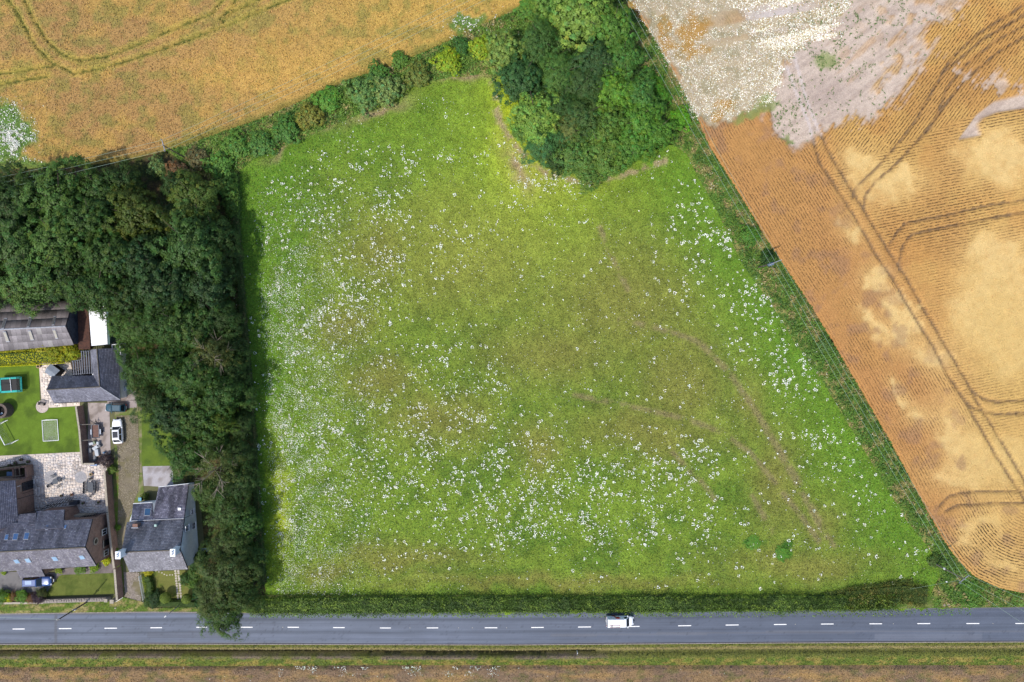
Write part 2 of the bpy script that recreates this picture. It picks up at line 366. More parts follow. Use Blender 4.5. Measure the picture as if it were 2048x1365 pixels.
DEEP = ((1500,300,90,60),(1560,380,70,60),(1600,500,90,60,0.9),(1700,620,80,30,1.0),(1740,700,70,30,1.0),(1850,950,80,40,1.0),(1860,420,70,60,0.3),(1900,500,50,40),(1860,200,90,60,-0.8),(1960,150,90,40,-0.5),(1900,330,40,40),(2030,1160,90,20),(1920,1090,30,14))
def tr_w(px, py): return px+(fbm(px/34, py/34, 88)-0.5)*80, py+(fbm(px/34, py/34, 89)-0.5)*80
def pale(px, py):
    wx, wy = tr_w(px, py); return np.clip(np.sum([blob(wx, wy, a[0], a[1], a[2]*.82, a[3]*.82, a[4] if len(a) > 4 else 0) for a in PALE], 0), 0, 1)
def tr_col(px, py):
    n = fbm(px/50, py/50, 90); b = mixc(np.tile(CC(212, 160, 90), (len(px), 1)), CC(218, 172, 98), sst(0.4, 0.6, n))
    d0 = dline(px, py, RBND); b = mixc(b, CC(200, 146, 90), sst(300, 90, d0)*0.9)
    wx, wy = tr_w(px, py); dp = np.clip(np.sum([blob(wx, wy, *a) for a in DEEP], 0), 0, 1)
    b = mixc(b, CC(200, 150, 88), dp*0.7); b = mixc(b, CC(232, 194, 124), 0.55*np.clip(np.sum([blob(px, py, a[0], a[1], a[2]*1.25, a[3]*1.25, a[4] if len(a) > 4 else 0) for a in PALE], 0), 0, 1)); b = mixc(b, CC(244, 210, 142), 0.85*np.clip(sst(0.08, 1.0, pale(px, py))*(0.25+1.1*fbm(px/12, py/12, 191)), 0, 0.92))
    b = mixc(b, CC(222, 186, 112), sst(1850, 2000, px)*sst(480, 650, py)*0.5)
    b = mixc(b, CC(160, 124, 100), sst(0.55, 0.72, fbm(px/30, py/30, 92))*sst(240, 100, d0)*0.45)
    d = tr_d(px, py); b = mixc(b, CC(128, 108, 86), sst(3.4, 1.3, d)*0.85*(0.45+0.55*sst(0.35, 0.5, fbm(px/12, py/12, 192))))
    s = soilmask(px, py); sc = mixc(np.tile(CC(220, 200, 182), (len(px), 1)), CC(200, 180, 164), sst(0.4, 0.65, fbm((px*0.57+py*0.82)/5, (px*0.82-py*0.57)/60, 93)))
    sc = mixc(sc, CC(216, 204, 198), blob(px, py, 1540, 40, 90, 50)); sc = mixc(sc, CC(186, 166, 154), blob(px, py, 1650, 190, 60, 40)*0.7)
    tt = np.minimum(dline(px, py, tr[0][:4]), dline(px, py, tr[1][:4])); sc = mixc(sc, CC(222, 208, 202), sst(4, 2, tt)*0.7)
    b = mixc(b, sc, s)
    m = maymask(px, py); mc = mixc(np.tile(CC(196, 180, 150), (len(px), 1)), CC(190, 150, 84), sst(0.3, 0.7, np.maximum.reduce([blob(wx, wy, 1395, 60, 36, 30), blob(wx, wy, 1375, 100, 50, 20), blob(wx, wy, 1450, 228, 40, 16, -0.2), blob(wx, wy, 1330, 60, 20, 40)])))
    mc = mixc(mc, CC(150, 146, 110), sst(0.5, 0.65, fbm(px/14, py/14, 95))*0.5)
    b = mixc(b, mc, m); return mixc(b, CC(140, 156, 84), tr_green(px, py)*0.75)
def tr_h(px, py):
    c = (1-soilmask(px, py))*(1-0.6*maymask(px, py))
    return 0.02+0.55*c*sst(0, 6, dline(px, py, RBND))*(1-0.8*sst(3.8, 1.2, tr_d(px, py)))*(1-0.2*pale(px, py))+fbm(px/3, py/3, 97)*0.09
def tr_mask(px, py):
    d0 = dline(px, py, RBND)+(vn(px/30, py/30, 98)-0.5)*8; d0 = np.where(py > 1020, d0*0.45, d0)
    mh = sst(172, 158, d0); up = sst(-6, 6, (330-0.40*(px-1700))-py); mt = (1-mh)*up; mm = (1-mh)*(1-up)
    v = (1-0.92*sst(0.12, 0.55, pale(px, py)))*(1-soilmask(px, py))*(1-maymask(px, py))*(1-tr_green(px, py))
    vis = 0.35+0.65*sst(0.38, 0.56, fbm(px/45, py/45, 99))
    wx, wy = tr_w(px, py)
    hot = np.maximum.reduce([blob(wx, wy, 1880, 430, 110, 90), blob(wx, wy, 1850, 160, 220, 110, -0.8), blob(wx, wy, 1900, 60, 200, 90), blob(wx, wy, 1960, 1100, 90, 60), blob(wx, wy, 2000, 240, 80, 40)])
    v = v*np.clip(vis*0.6+hot*0.95, 0, 1.15); v = np.where(mh > 0.5, v*1.35, v)
    return np.stack([mh*v, mm*v, mt*v], 1)
def rowmat():
    m, nt, bs = newmat('drilled_crop')
    at = N(nt, 'ShaderNodeAttribute', attribute_name='col'); mk = N(nt, 'ShaderNodeAttribute', attribute_name='mask'); rd = N(nt, 'ShaderNodeAttribute', attribute_name='rowd')
    tc = N(nt, 'ShaderNodeTexCoord'); ob = tc.outputs['Object']
    f1 = noise(nt, ob, 6.0, 4, 0.7); f2 = noise(nt, ob, 0.7, 3); f3 = noise(nt, ob, 1.3, 2)
    sx = N(nt, 'ShaderNodeSeparateXYZ'); nt.links.new(ob, sx.inputs[0]); sm = N(nt, 'ShaderNodeSeparateColor'); nt.links.new(mk.outputs['Color'], sm.inputs[0])
    def row(u, per, thr):
        u = math_(nt, 'ADD', u, math_(nt, 'MULTIPLY', f3, 0.35))
        s_ = math_(nt, 'SINE', math_(nt, 'MULTIPLY', u, 2*math.pi/per)); return maprange(nt, s_, thr, 0.95, 0, 1)
    def dirc(a, b): return math_(nt, 'ADD', math_(nt, 'MULTIPLY', sx.outputs[0], a), math_(nt, 'MULTIPLY', sx.outputs[1], b))
    rows = []
    for k, (u, thr) in enumerate(((rd.outputs['Fac'], 0.1), (dirc(-0.19, 0.982), 0.0), (dirc(-0.80, 0.60), 0.05))):
        rows.append(math_(nt, 'MULTIPLY', row(u, 0.52, thr), sm.outputs[k]))
    r = math_(nt, 'MAXIMUM', math_(nt, 'MAXIMUM', rows[0], rows[1]), rows[2])
    r = math_(nt, 'MULTIPLY', r, maprange(nt, noise(nt, ob, 1.9, 4, 0.75), 0.42, 0.56, 0.0, 1.0))
    g = math_(nt, 'MULTIPLY', maprange(nt, f1, 0.3, 0.7, 0.76, 1.24), maprange(nt, f2, 0.3, 0.7, 0.92, 1.08))
    c = scalec(nt, at.outputs['Color'], g); nt.links.new(mixrgb(nt, math_(nt, 'MULTIPLY', r, 0.85), c, C4(92, 70, 46)), bs.inputs['Base Color'])
    bs.inputs['Roughness'].default_value = 0.9; bs.inputs['Specular IOR Level'].default_value = 0.15
    hgt = math_(nt, 'SUBTRACT', f1, math_(nt, 'MULTIPLY', r, 0.9)); bumpn(nt, bs, hgt, 0.7, 0.15); return m
region('cereal_field', RBND+[(2220,-170)], 0.36, tr_h, tr_col, rowmat(), attrs={'mask': ('FLOAT_COLOR', tr_mask), 'rowd': ('FLOAT', lambda x, y: dline(x, y, RBND)*S)})

# --- rough banks between the fields (bases; the tall grass stands on them)
BANKT = [(330,300)]+[(x, y-2) for x, y in TBND[4:13]]+[(1075,60),(1010,150),(960,150),(900,155),(830,172),(770,205),(700,238),(600,280),(510,318),(470,350),(420,360)]
BANKR = [(1215,-170),(1240,0)]+[(x+2, y) for x, y in RBND[2:17]]+[(2050,1212),(1870,1216),(1860,1190),(1880,1150),(1860,1100),(1815,1045),(1763,960),(1712,875),(1652,775),(1592,690),(1540,605),(1484,530),(1432,420),(1392,350),(1375,310),(1330,280),(1200,120)]
bank_c = lambda px, py: jit(px, py, mixc(np.tile(CC(96, 128, 52), (len(px), 1)), CC(164, 152, 96), sst(0.5, 0.65, fbm(px/16, py/16, 102))*0.8), 6)
region('hedge_bank_ground', BANKT, 0.5, lambda x, y: 0.12+fbm(x/9, y/9, 101)*0.3*sst(0, 8, dline(x, y, BANKT, True)), bank_c, GRASSM)
region('hedge_bank_ground', BANKR, 0.5, lambda x, y: 0.12+fbm(x/9, y/9, 103)*0.3*sst(0, 8, dline(x, y, BANKR, True)), bank_c, GRASSM)
WOOD = [(-170,330),(0,335),(120,330),(300,300),(420,320),(480,345),(478,500),(488,650),(500,800),(508,950),(524,1100),(532,1190),(520,1226),(385,1226),(395,1180),(410,1100),(402,1010),(375,975),(352,930),(346,880),(330,800),(262,780),(240,600),(-170,600)]
region('woodland_floor', WOOD, 0.8, lambda x, y: 0.03+fbm(x/9, y/9, 105)*0.12, lambda x, y: jit(x, y, mixc(np.tile(CC(52, 66, 34), (len(x), 1)), CC(92, 76, 54), sst(0.45, 0.6, fbm(x/12, y/12, 106))), 8), GRASSM)
COPSE = [(1085,-120),(1240,-120),(1258,60),(1310,190),(1325,265),(1280,298),(1195,330),(1130,315),(1085,280),(1040,220),(1022,150),(1035,80)]
region('woodland_floor', COPSE, 0.8, lambda x, y: 0.14+fbm(x/9, y/9, 107)*0.1, lambda x, y: jit(x, y, const(52, 70, 34)(x, y), 8), GRASSM)

# --- road, verges, ditch
RT = [(-170,1231),(0,1228),(300,1224),(620,1226),(1024,1223),(1200,1223),(1500,1220),(1800,1217),(2048,1214),(2220,1212)]
RB = [(-170,1290),(0,1289),(300,1288),(620,1289),(1024,1290),(1400,1287),(1750,1285),(2048,1284),(2220,1284)]
RC = [(-170,1260),(38,1258),(222,1256.5),(402,1254.5),(587,1254.5),(771,1256),(1024,1255.5),(1265,1253),(1463,1250),(1654,1248),(1846,1247.2),(2048,1247),(2220,1247)]
def yof(pl, x): return np.interp(x, [p[0] for p in pl], [p[1] for p in pl])
VN = [(-170,1203),(92,1203),(230,1203),(232,1190),(290,1205),(300,1216),(400,1214),(520,1190),(1860,1190),(1880,1205),(2048,1185),(2220,1188)]
def verge_c(px, py):
    b = mixc(np.tile(CC(98, 122, 46), (len(px), 1)), CC(176, 160, 108), sst(0.5, 0.64, fbm(px/14, py/7, 110))*0.85)
    return mixc(b, CC(70, 110, 40), sst(420, 560, px)*0.6)
region('roadside_verge', VN+RT[::-1], 0.4, lambda x, y: 0.10+fbm(x/6, y/6, 111)*0.10, verge_c, GRASSM)
SB = [(-170,1334),(0,1334),(400,1332),(800,1330),(1024,1330),(1500,1330),(2220,1330)]
def dit(px): return np.where(px > 1190, 0.30, 1.0)*sst(2300, 1190, px)**0.2
def sv_h(px, py):
    t = py-yof(RB, px); n = (fbm(px/20, py/40, 113)-0.5)*1.5; t = t+n
    dd = dit(px)
    return 0.09-dd*(0.95*sst(9, 15, t)-0.0)+dd*(1.35*sst(18.5, 21, t))-dd*0.40*sst(24, 34, t)+fbm(px/4, py/4, 114)*0.08
def sv_c(px, py):
    t = py-yof(RB, px)+(fbm(px/22, py/8, 115)-0.5)*5; k = sst(1300, 1150, px)
    b = mixc(np.tile(CC(112, 118, 56), (len(px), 1)), CC(176, 154, 108), sst(5, 8, t)*sst(14, 9, t)*0.75)
    b = mixc(b, CC(84, 72, 56), sst(11, 14, t)*sst(22, 17, t)*0.8*(0.35+0.65*k)); b = mixc(b, CC(132, 112, 104), sst(19, 22, t)*sst(30, 26, t)*0.85*k*sst(0.32, 0.5, fbm(px/30, py/30, 117)))
    b = mixc(b, CC(108, 126, 52), sst(25, 30, t)); b = mixc(b, CC(178, 154, 86), sst(0.5, 0.62, fbm(px/16, py/5, 116))*sst(24, 34, t)*0.7)
    return b
region('roadside_ditch', RB+SB[::-1], 0.3, sv_h, sv_c, GRASSM)
def bc(px, py):
    b = mixc(np.tile(CC(156, 128, 92), (len(px), 1)), CC(142, 118, 94), sst(0.4, 0.6, fbm(px/30, py/12, 118)))
    b = mixc(b, CC(186, 150, 92), sst(0.55, 0.7, fbm(px/50, py/10, 119))*0.6); return mixc(b, CC(104, 112, 56), sst(0.56, 0.7, fbm(px/18, py/9, 120))*0.5)
region('crop_field', SB+[(2220,1480),(-170,1480)], 0.36, lambda x, y: 0.05+0.55*sst(0, 6, y-yof(SB, x))+fbm(x/3, y/3, 121)*0.14, bc, CROPM)

def asphalt():
    m, nt, bs = newmat('asphalt'); tc = N(nt, 'ShaderNodeTexCoord'); ob = tc.outputs['Object']
    at = N(nt, 'ShaderNodeAttribute', attribute_name='col'); mp = N(nt, 'ShaderNodeMapping'); mp.inputs['Scale'].default_value = (0.02, 2.2, 1); nt.links.new(ob, mp.inputs[0])
    f1 = noise(nt, ob, 14, 3, 0.7); f2 = noise(nt, mp.outputs[0], 2.0, 4, 0.6); f3 = noise(nt, ob, 0.25, 3, 0.6)
    g = math_(nt, 'MULTIPLY', math_(nt, 'MULTIPLY', maprange(nt, f1, 0.3, 0.7, 0.9, 1.1), maprange(nt, f2, 0.3, 0.7, 0.86, 1.14)), maprange(nt, f3, 0.3, 0.7, 0.94, 1.06))
    nt.links.new(scalec(nt, at.outputs['Color'], g), bs.inputs['Base Color']); bs.inputs['Roughness'].default_value = 0.75; bs.inputs['Specular IOR Level'].default_value = 0.35
    bumpn(nt, bs, f1, 0.3, 0.02); return m
ASP = asphalt()
def road_c(px, py):
    top = yof(RT, px); bot = yof(RB, px); c = yof(RC, px); u = py-c
    b = np.tile(CC(112, 120, 136), (len(px), 1))
    for off, w_, k in ((-16.5,4.0,0.95),(-7,2.6,0.25),(9,2.8,0.9),(22,5,0.5),(-27,3,0.6)): b = mixc(b, CC(84, 92, 106), np.exp(-((u-off+(vn(px/60, py*0, 130)-0.5)*1.5)/w_)**2)*k)
    b = mixc(b, CC(128, 138, 162), np.exp(-((u+23)/3.0)**2)*0.5); b = mixc(b, CC(126, 134, 154), np.exp(-((u-19)/4)**2)*0.35)
    b = mixc(b, CC(88, 96, 112), sst(700, 1500, px)*0.62); b = mixc(b, CC(122, 114, 112), sst(3.5, 1, np.minimum(py-top, bot-py))*0.6)
    b = mixc(b, CC(98, 102, 112), ((px > 110) & (px < 116.5))*0.9)
    b = mixc(b, CC(112, 118, 132), ((px > 1748) & (px < 1965) & (u > 19) & (u < 31))*0.85); b = mixc(b, CC(112, 114, 122), ((u > 13.5) & (u < 18) & (px > 1100))*0.6)
    cr = np.abs(fbm(px/40, py/14, 132)-0.5); b = mixc(b, CC(70, 76, 88), sst(0.012, 0.0, cr)*0.5); b = b*(1+((fbm(px/90, py/12, 133)-0.5)*0.3)[:, None]); b = mixc(b, CC(90, 94, 104), ((px > 294) & (px < 478) & (u > 8) & (u < 21))*0.45)
    return b
road = region('road', RT+RB[::-1], 0.28, lambda x, y: 0.05+0.05*(1-((y-yof(RC, x))/33)**2), road_c, ASP)
WHITE = pmat('road_paint', (.74, .73, .71, 1), (.58, .57, .56, 1), 5, 0.6)
D = [(38,24),(131,25),(222,25),(313,23),(404,22),(494,23),(587,23),(678,23),(771,22),(865,23),(982,25),(1075,25),(1169,26),(1266,26),(1369,26),(1464,26),(1560,25),(1654,25),(1751,25),(1847,26),(1945,26),(2043,26),(-56,24),(2140,26)]
for x, L in D:
    pts = [P(x-L/2, yof(RC, x-L/2)-.85), P(x-L/2, yof(RC, x-L/2)+.85), P(x+L/2, yof(RC, x+L/2)+.85), P(x+L/2, yof(RC, x+L/2)-.85)]
    MB().prism([(p.x, p.y) for p in pts], 0.098, 0.108).build('road_marking', WHITE, road)
STUD = pmat('road_stud', C4(210, 205, 190), None, 8, 0.4)
for x in (566, 820, 917, 1013, 1590, 1786, 1985, 945):
    p = P(x, yof(RC, x)); MB().box((p.x, p.y, 0.105), (0.12, 0.1, 0.03)).build('road_stud', STUD, road)
KERB = pmat('kerb_concrete', C4(176, 166, 160), C4(136, 126, 120), 4, 0.85, 0.3)
def kerb(pl, off, w_, z, x0, x1):
    n = int((x1-x0)/9.6); xs = np.linspace(x0, x1, n+1); mb = MB()
    for a, b in zip(xs[:-1], xs[1:]):
        b -= 0.12; p = [P(a, yof(pl, a)+off), P(a, yof(pl, a)+off+w_), P(b, yof(pl, b)+off+w_), P(b, yof(pl, b)+off)]
        mb.prism([(q.x, q.y) for q in p], -0.05, z+random.uniform(-0.006, 0.006))
    return mb.build('kerb', KERB, kind='structure')
kerb(RB, -1.2, 1.5, 0.19, -160, 2200); kerb(RT, -1.0, 1.4, 0.18, -160, 395)

# wide land beyond, to the horizon
def bg_c(px, py):
    n = fbm(px/700, py/500, 140); b = mixc(np.tile(CC(120, 134, 58), (len(px), 1)), CC(196, 164, 96), sst(0.45, 0.5, n)); return mixc(b, CC(60, 84, 38), sst(0.62, 0.64, vn(px/300, py/300, 141)))
region('ground', [(-12000,-12000),(14000,-12000),(14000,13000),(-12000,13000)], 22, lambda x, y: -0.9+0*x, bg_c, GRASSM)
PADG = [(-400,600),(-170,600),(250,600),(500,600),(500,1240),(-400,1240)]
region('yard_ground', [(-170,560),(480,560),(500,1236),(-170,1236)], 0.8, lambda x, y: -0.02+0*x, lambda x, y: jit(x, y, const(112, 112, 78)(x, y), 8), SOILM)
# ================================================================== GRASS, CROP EARS, FLOWERS (uncountable)
def pts_in(poly, dens):
    xs = [p[0] for p in poly]; ys = [p[1] for p in poly]; x0, x1, y0, y1 = max(min(xs), -90), min(max(xs), 2140), max(min(ys), -80), min(max(ys), 1440)
    n = int((x1-x0)*(y1-y0)*S*S*dens); px = RNG.uniform(x0, x1, n); py = RNG.uniform(y0, y1, n); m = inside(px, py, poly); return px[m], py[m]
def blades(name, px, py, z, size, col, label, cat, up=1.3, asp=0.5, amp=0.3, lift=0.1, mat=None):
    n = len(px); C = np.stack([(px-1024)*S, (682.5-py)*S, z+RNG.uniform(0, lift, n)], 1)
    Nn = RNG.normal(size=(n, 3))*0.75; Nn[:, 2] = np.abs(Nn[:, 2])+up*0.6
    col = col*RNG.uniform(1-amp, 1+amp, (n, 1))*(1+RNG.normal(size=(n, 3))*0.05)
    V, F, c = leaves(C, Nn, size*RNG.uniform(0.6, 1.4, n), np.clip(col, 0.003, 0.9), asp)
    return link(name, raw_mesh(name, V, F, c), mat or BLADE, kind='stuff', label=label, cat=cat)
hz = lambda x, y: fbm(x/14, y/14, 2)*0.10
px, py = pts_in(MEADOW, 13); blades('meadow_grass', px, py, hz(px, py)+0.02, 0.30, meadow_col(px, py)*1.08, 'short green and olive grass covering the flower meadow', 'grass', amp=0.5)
px, py = pts_in(TLP, 14); blades('crop_ears', px, py, tl_h(px, py)-0.02, 0.30, tl_col(px, py)*1.12, 'golden ripe crop with green weeds in the upper left field', 'crop', amp=0.42, lift=0.2)
px, py = pts_in(RBND+[(2220,-170)], 10); k = RNG.uniform(size=len(px)) > 0.75*soilmask(px, py)+0.0; px, py = px[k], py[k]; k = RNG.uniform(size=len(px)) > tr_mask(px, py).sum(1)*0.7; px, py = px[k], py[k]
blades('cereal_ears', px, py, tr_h(px, py)-0.02, 0.22, tr_col(px, py)*1.04, 'tan cereal standing in drilled rows in the right field', 'crop', amp=0.18, lift=0.10)
px, py = pts_in(SB+[(2220,1480),(-170,1480)], 22); blades('crop_ears', px, py, 0.55*sst(0, 6, py-yof(SB, px))+0.05, 0.24, bc(px, py)*1.1, 'brown ripe crop along the bottom edge below the road ditch', 'crop', amp=0.45, lift=0.25)
px, py = pts_in(RB+SB[::-1], 22); t = py-yof(RB, px); k = (t > 1.5) & (RNG.uniform(size=len(px)) > sst(9, 13, t)*sst(27, 22, t)*0.8*sst(1300, 1150, px)); px, py = px[k], py[k]
blades('verge_grass', px, py, sv_h(px, py), 0.26, sv_c(px, py)*1.05, 'green and straw coloured grass on both sides of the roadside ditch', 'grass', amp=0.35, lift=0.25)
px, py = pts_in(VN+RT[::-1], 20); k = py < yof(RT, px)-1; px, py = px[k], py[k]; blades('verge_grass', px, py, 0.12+0*px, 0.22, verge_c(px, py), 'mown verge grass with straw tufts between garden walls and road', 'grass', amp=0.3)
def bank(poly, lab, dens, zt, cols, seed):
    px, py = pts_in(poly, dens); n1 = fbm(px/14, py/14, seed); n2 = fbm(px/9, py/9, seed+5); hh = zt*(0.25+1.5*np.clip(n2-0.2, 0, 1))*sst(0, 10, dline(px, py, poly, True))
    c = mixc(np.tile(CC(*cols[0]), (len(px), 1)), CC(*cols[1]), sst(0.4, 0.55, n1)); c = mixc(c, CC(*cols[2]), sst(0.56, 0.66, fbm(px/17, py/17, seed+9)))
    blades('tall_grass', px, py, 0.15+hh*RNG.uniform(0.2, 1, len(px)), 0.36, c, lab, 'tall grass', up=0.8, amp=0.4, lift=0.2)
bank(BANKT, 'rough tall grass and nettles on the bank above the meadow', 30, 1.3, ((94,136,54),(122,162,66),(176,164,104)), 200)
bank(BANKR, 'rough dark green and straw grass bank between meadow and tan field', 26, 1.0, ((84,122,48),(104,146,56),(176,160,104)), 220)

def mask_samples(n, cand, f):
    px = RNG.uniform(cand[0], cand[1], n*8); py = RNG.uniform(cand[2], cand[3], n*8); d = f(px, py); k = RNG.uniform(size=len(px)) < d; return px[k][:n], py[k][:n]
FB = ((620,410,70,60,.6),(720,265,45,28,.7),(690,300,40,24,.6),(590,450,50,40,.45),(745,380,80,50,.35),(850,320,90,40,.3),(870,240,90,40,.22),(998,250,10,70,.8),(1030,310,16,40,.7),(1075,355,60,18,1.2),(1140,372,50,12,.9),(700,560,130,80,.32),(800,450,60,50,.4),
      (760,500,60,40,.4),(650,620,90,70,.45),(730,590,60,30,.6),(880,500,70,60,.2),(930,430,60,40,.25),(1100,430,60,40,.22),(900,760,120,90,.4),(950,790,60,50,.4),(700,820,160,120,.3),(620,930,90,90,.45),(800,930,160,70,.4),(900,900,120,60,.4),
      (1050,960,130,70,.95),(1000,1020,110,50,.75),(1060,1060,90,26,.7),(1180,940,90,50,.6),(1150,1030,120,50,.5),(1290,960,100,50,.35),(1270,1070,120,30,.4),(1420,930,100,50,.3),(1340,1060,70,30,.35),(1430,1010,60,40,.2),(700,1070,120,60,.25),(900,1090,150,30,.2),
      (1395,400,34,36,.5),(1390,490,30,26,.5),(1440,480,36,26,.6),(1400,550,50,30,.3),(1530,620,26,36,.55),(1500,600,40,40,.3),(1575,700,30,26,.9),(1595,740,40,30,.95),(1570,760,26,24,.6),(1620,780,26,14,.7),(1600,860,36,20,.5),(1650,880,40,16,.6),(1680,950,50,30,.25),(1480,700,30,40,.2),(1740,1010,50,40,.16))
def fl_d(px, py):
    d = 0.045+0*px
    for a in FB: d = d+blob(px, py, a[0], a[1], a[2], a[3])*a[4]
    n = fbm(px/26, py/26, 150); return d*(0.25+1.6*sst(0.40, 0.62, n))*0.8*sst(0, 10, dline(px, py, MEADOW, True))*sst(1188, 1150, py)*(0.25+0.75*(py > 300-0*px))
fp, fq = mask_samples(5600, (470, 1900, 150, 1190), fl_d); k = inside(fp, fq, MEADOW); fp, fq = fp[k], fq[k]
# clumps: ragged rings of white umbels
cx, cy, cs, cr = [], [], [], []
for x, y in zip(fp, fq):
    big = random.random() < (0.75 if x > 1300 else 0.3); R = (random.uniform(1.6, 3.6) if big else random.uniform(0.5, 2.0)); m = max(2, int((R*R)*random.uniform(1.0, 1.9)))
    for _ in range(m):
        a = random.uniform(0, 6.28); r = R*random.uniform(0.45, 1.0) if big else R*math.sqrt(random.random()); cx.append(x+r*math.cos(a)); cy.append(y+r*math.sin(a)); cs.append(random.uniform(0.09, 0.215))
cx, cy, cs = map(np.array, (cx, cy, cs)); PET = leafmat('petal', 0.1)
sx_, sy_ = mask_samples(17000, (480, 760, 330, 1190), lambda x, y: sst(340, 620, y+fbm(x/30, y/30, 158)*80-40)*(sst(760, 560, x)*0.8+0.08)*(0.3+1.2*sst(0.42, 0.6, fbm(x/20, y/20, 155)))*0.5*sst(476+(y-380)*0.05+26, 476+(y-380)*0.05+60, x))
sx2, sy2 = mask_samples(5000, (560, 1850, 200, 1180), lambda x, y: 0.35*sst(0.4, 0.6, fbm(x/40, y/40, 157))+0.02*x/x); k = inside(sx2, sy2, MEADOW) & (dline(sx2, sy2, MEADOW, True) > 12); sx2, sy2 = sx2[k], sy2[k]
ax = np.concatenate([cx, sx_, sx2]); ay = np.concatenate([cy, sy_, sy2]); az = np.concatenate([cs, RNG.uniform(0.06, 0.12, len(sx_)), RNG.uniform(0.08, 0.15, len(sx2))])
wc = np.tile(np.array([0.72, 0.74, 0.66]), (len(ax), 1)); wc[RNG.uniform(size=len(ax)) < 0.18] *= np.array([0.8, 0.74, 0.52])
blades('meadow_flowers', ax, ay, 0.16+0*ax, az, wc, 'white umbel flowers scattered in clumps all over the green meadow', 'wildflowers', up=2.5, asp=0.95, amp=0.15, lift=0.15, mat=PET)
# mayweed on the dry field and at the left edge
n = 42000; mx, my = mask_samples(n, (1240, 1760, -60, 260), lambda x, y: maymask(x, y)*(0.35+0.65*sst(0.38, 0.55, fbm(x/13, y/13, 160)))*(0.62+0.38*sst(60, 160, y)))
ed = np.array([(x, y) for x, y in zip(*mask_samples(1200, (1480, 1700, -20, 240), lambda x, y: sst(0.2, 0.5, blob(x, y, 1590, 70, 70, 60)+blob(x, y, 1640, 20, 60, 40))*sst(0.52, 0.58, vn((x*0.25+y)/10, x/200, 161))))])
mx = np.concatenate([mx, np.repeat(ed[:, 0], 8)+RNG.normal(size=len(ed)*8)*2.2]); my = np.concatenate([my, np.repeat(ed[:, 1], 8)+RNG.normal(size=len(ed)*8)*1.6])
wc = np.tile(np.array([0.78, 0.76, 0.66]), (len(mx), 1)); wc[RNG.uniform(size=len(mx)) < 0.3] = CC(206, 176, 110)
blades('mayweed_flowers', mx, my, 0.22+0*mx, RNG.uniform(0.1, 0.22, len(mx)), wc, 'dense cream white mayweed covering the dry corner beyond the copse', 'wildflowers', up=2.2, asp=0.9, amp=0.2, mat=PET)
lx, ly = mask_samples(2600, (-70, 100, 180, 330), lambda x, y: blob(x, y, 22, 288, 44, 24)*sst(0.42, 0.55, fbm(x/8, y/8, 165))*1.2+0.10*blob(x, y, 20, 240, 70, 40))
l2, m2 = mask_samples(500, (860, 1060, -20, 90), lambda x, y: sst(0.55, 0.62, fbm(x/8, y/8, 166))*blob(x, y, 920, 45, 60, 40)+0.7*blob(x, y, 900, 2, 14, 5)+0.5*blob(x, y, 930, 38, 12, 8))
lx = np.concatenate([lx, l2]); ly = np.concatenate([ly, m2]); blades('field_edge_flowers', lx, ly, 0.6+0*lx, RNG.uniform(0.12, 0.26, len(lx)), np.tile(np.array([0.62, 0.62, 0.56]), (len(lx), 1)), 'white flowers in the green weedy patch at the left edge of the gold field', 'wildflowers', up=2, asp=0.9, mat=PET)
vx, vy = mask_samples(420, (560, 1000, 1330, 1350), lambda x, y: 0.5*sst(0.46, 0.56, vn(x/14, y/14, 167))); v2 = RNG.uniform(200, 2000, 80); vx = np.concatenate([vx, v2]); vy = np.concatenate([vy, RNG.uniform(1332, 1362, 80)])
blades('field_edge_flowers', vx, vy, 0.62+0*vx, RNG.uniform(0.12, 0.24, len(vx)), np.tile(np.array([0.55, 0.58, 0.5]), (len(vx), 1)), 'small white flowers along the edge of the bottom crop strip', 'wildflowers', up=2, asp=0.9, mat=PET)
# green weeds on the bare soil
gx, gy = mask_samples(900, (1530, 1960, -60, 300), lambda x, y: soilmask(x, y)*(0.12+0.9*sst(0.5, 0.62, fbm(x/22, y/22, 170)))*(0.15+0.85*np.clip(blob(x, y, 1650, 90, 60, 60)+blob(x, y, 1740, 20, 70, 40)+blob(x, y, 1580, 230, 50, 60)+blob(x, y, 1700, 150, 60, 60)*0.3, 0, 1)))
gx = np.repeat(gx, 5)+RNG.normal(size=len(gx)*5)*1.1; gy = np.repeat(gy, 5)+RNG.normal(size=len(gy)*5)*1.3
blades('soil_weeds', gx, gy, 0.1+0*gx, 0.26, np.tile(CC(96, 132, 66), (len(gx), 1)), 'small green weeds dotted over the bare pale soil', 'weeds', amp=0.35)

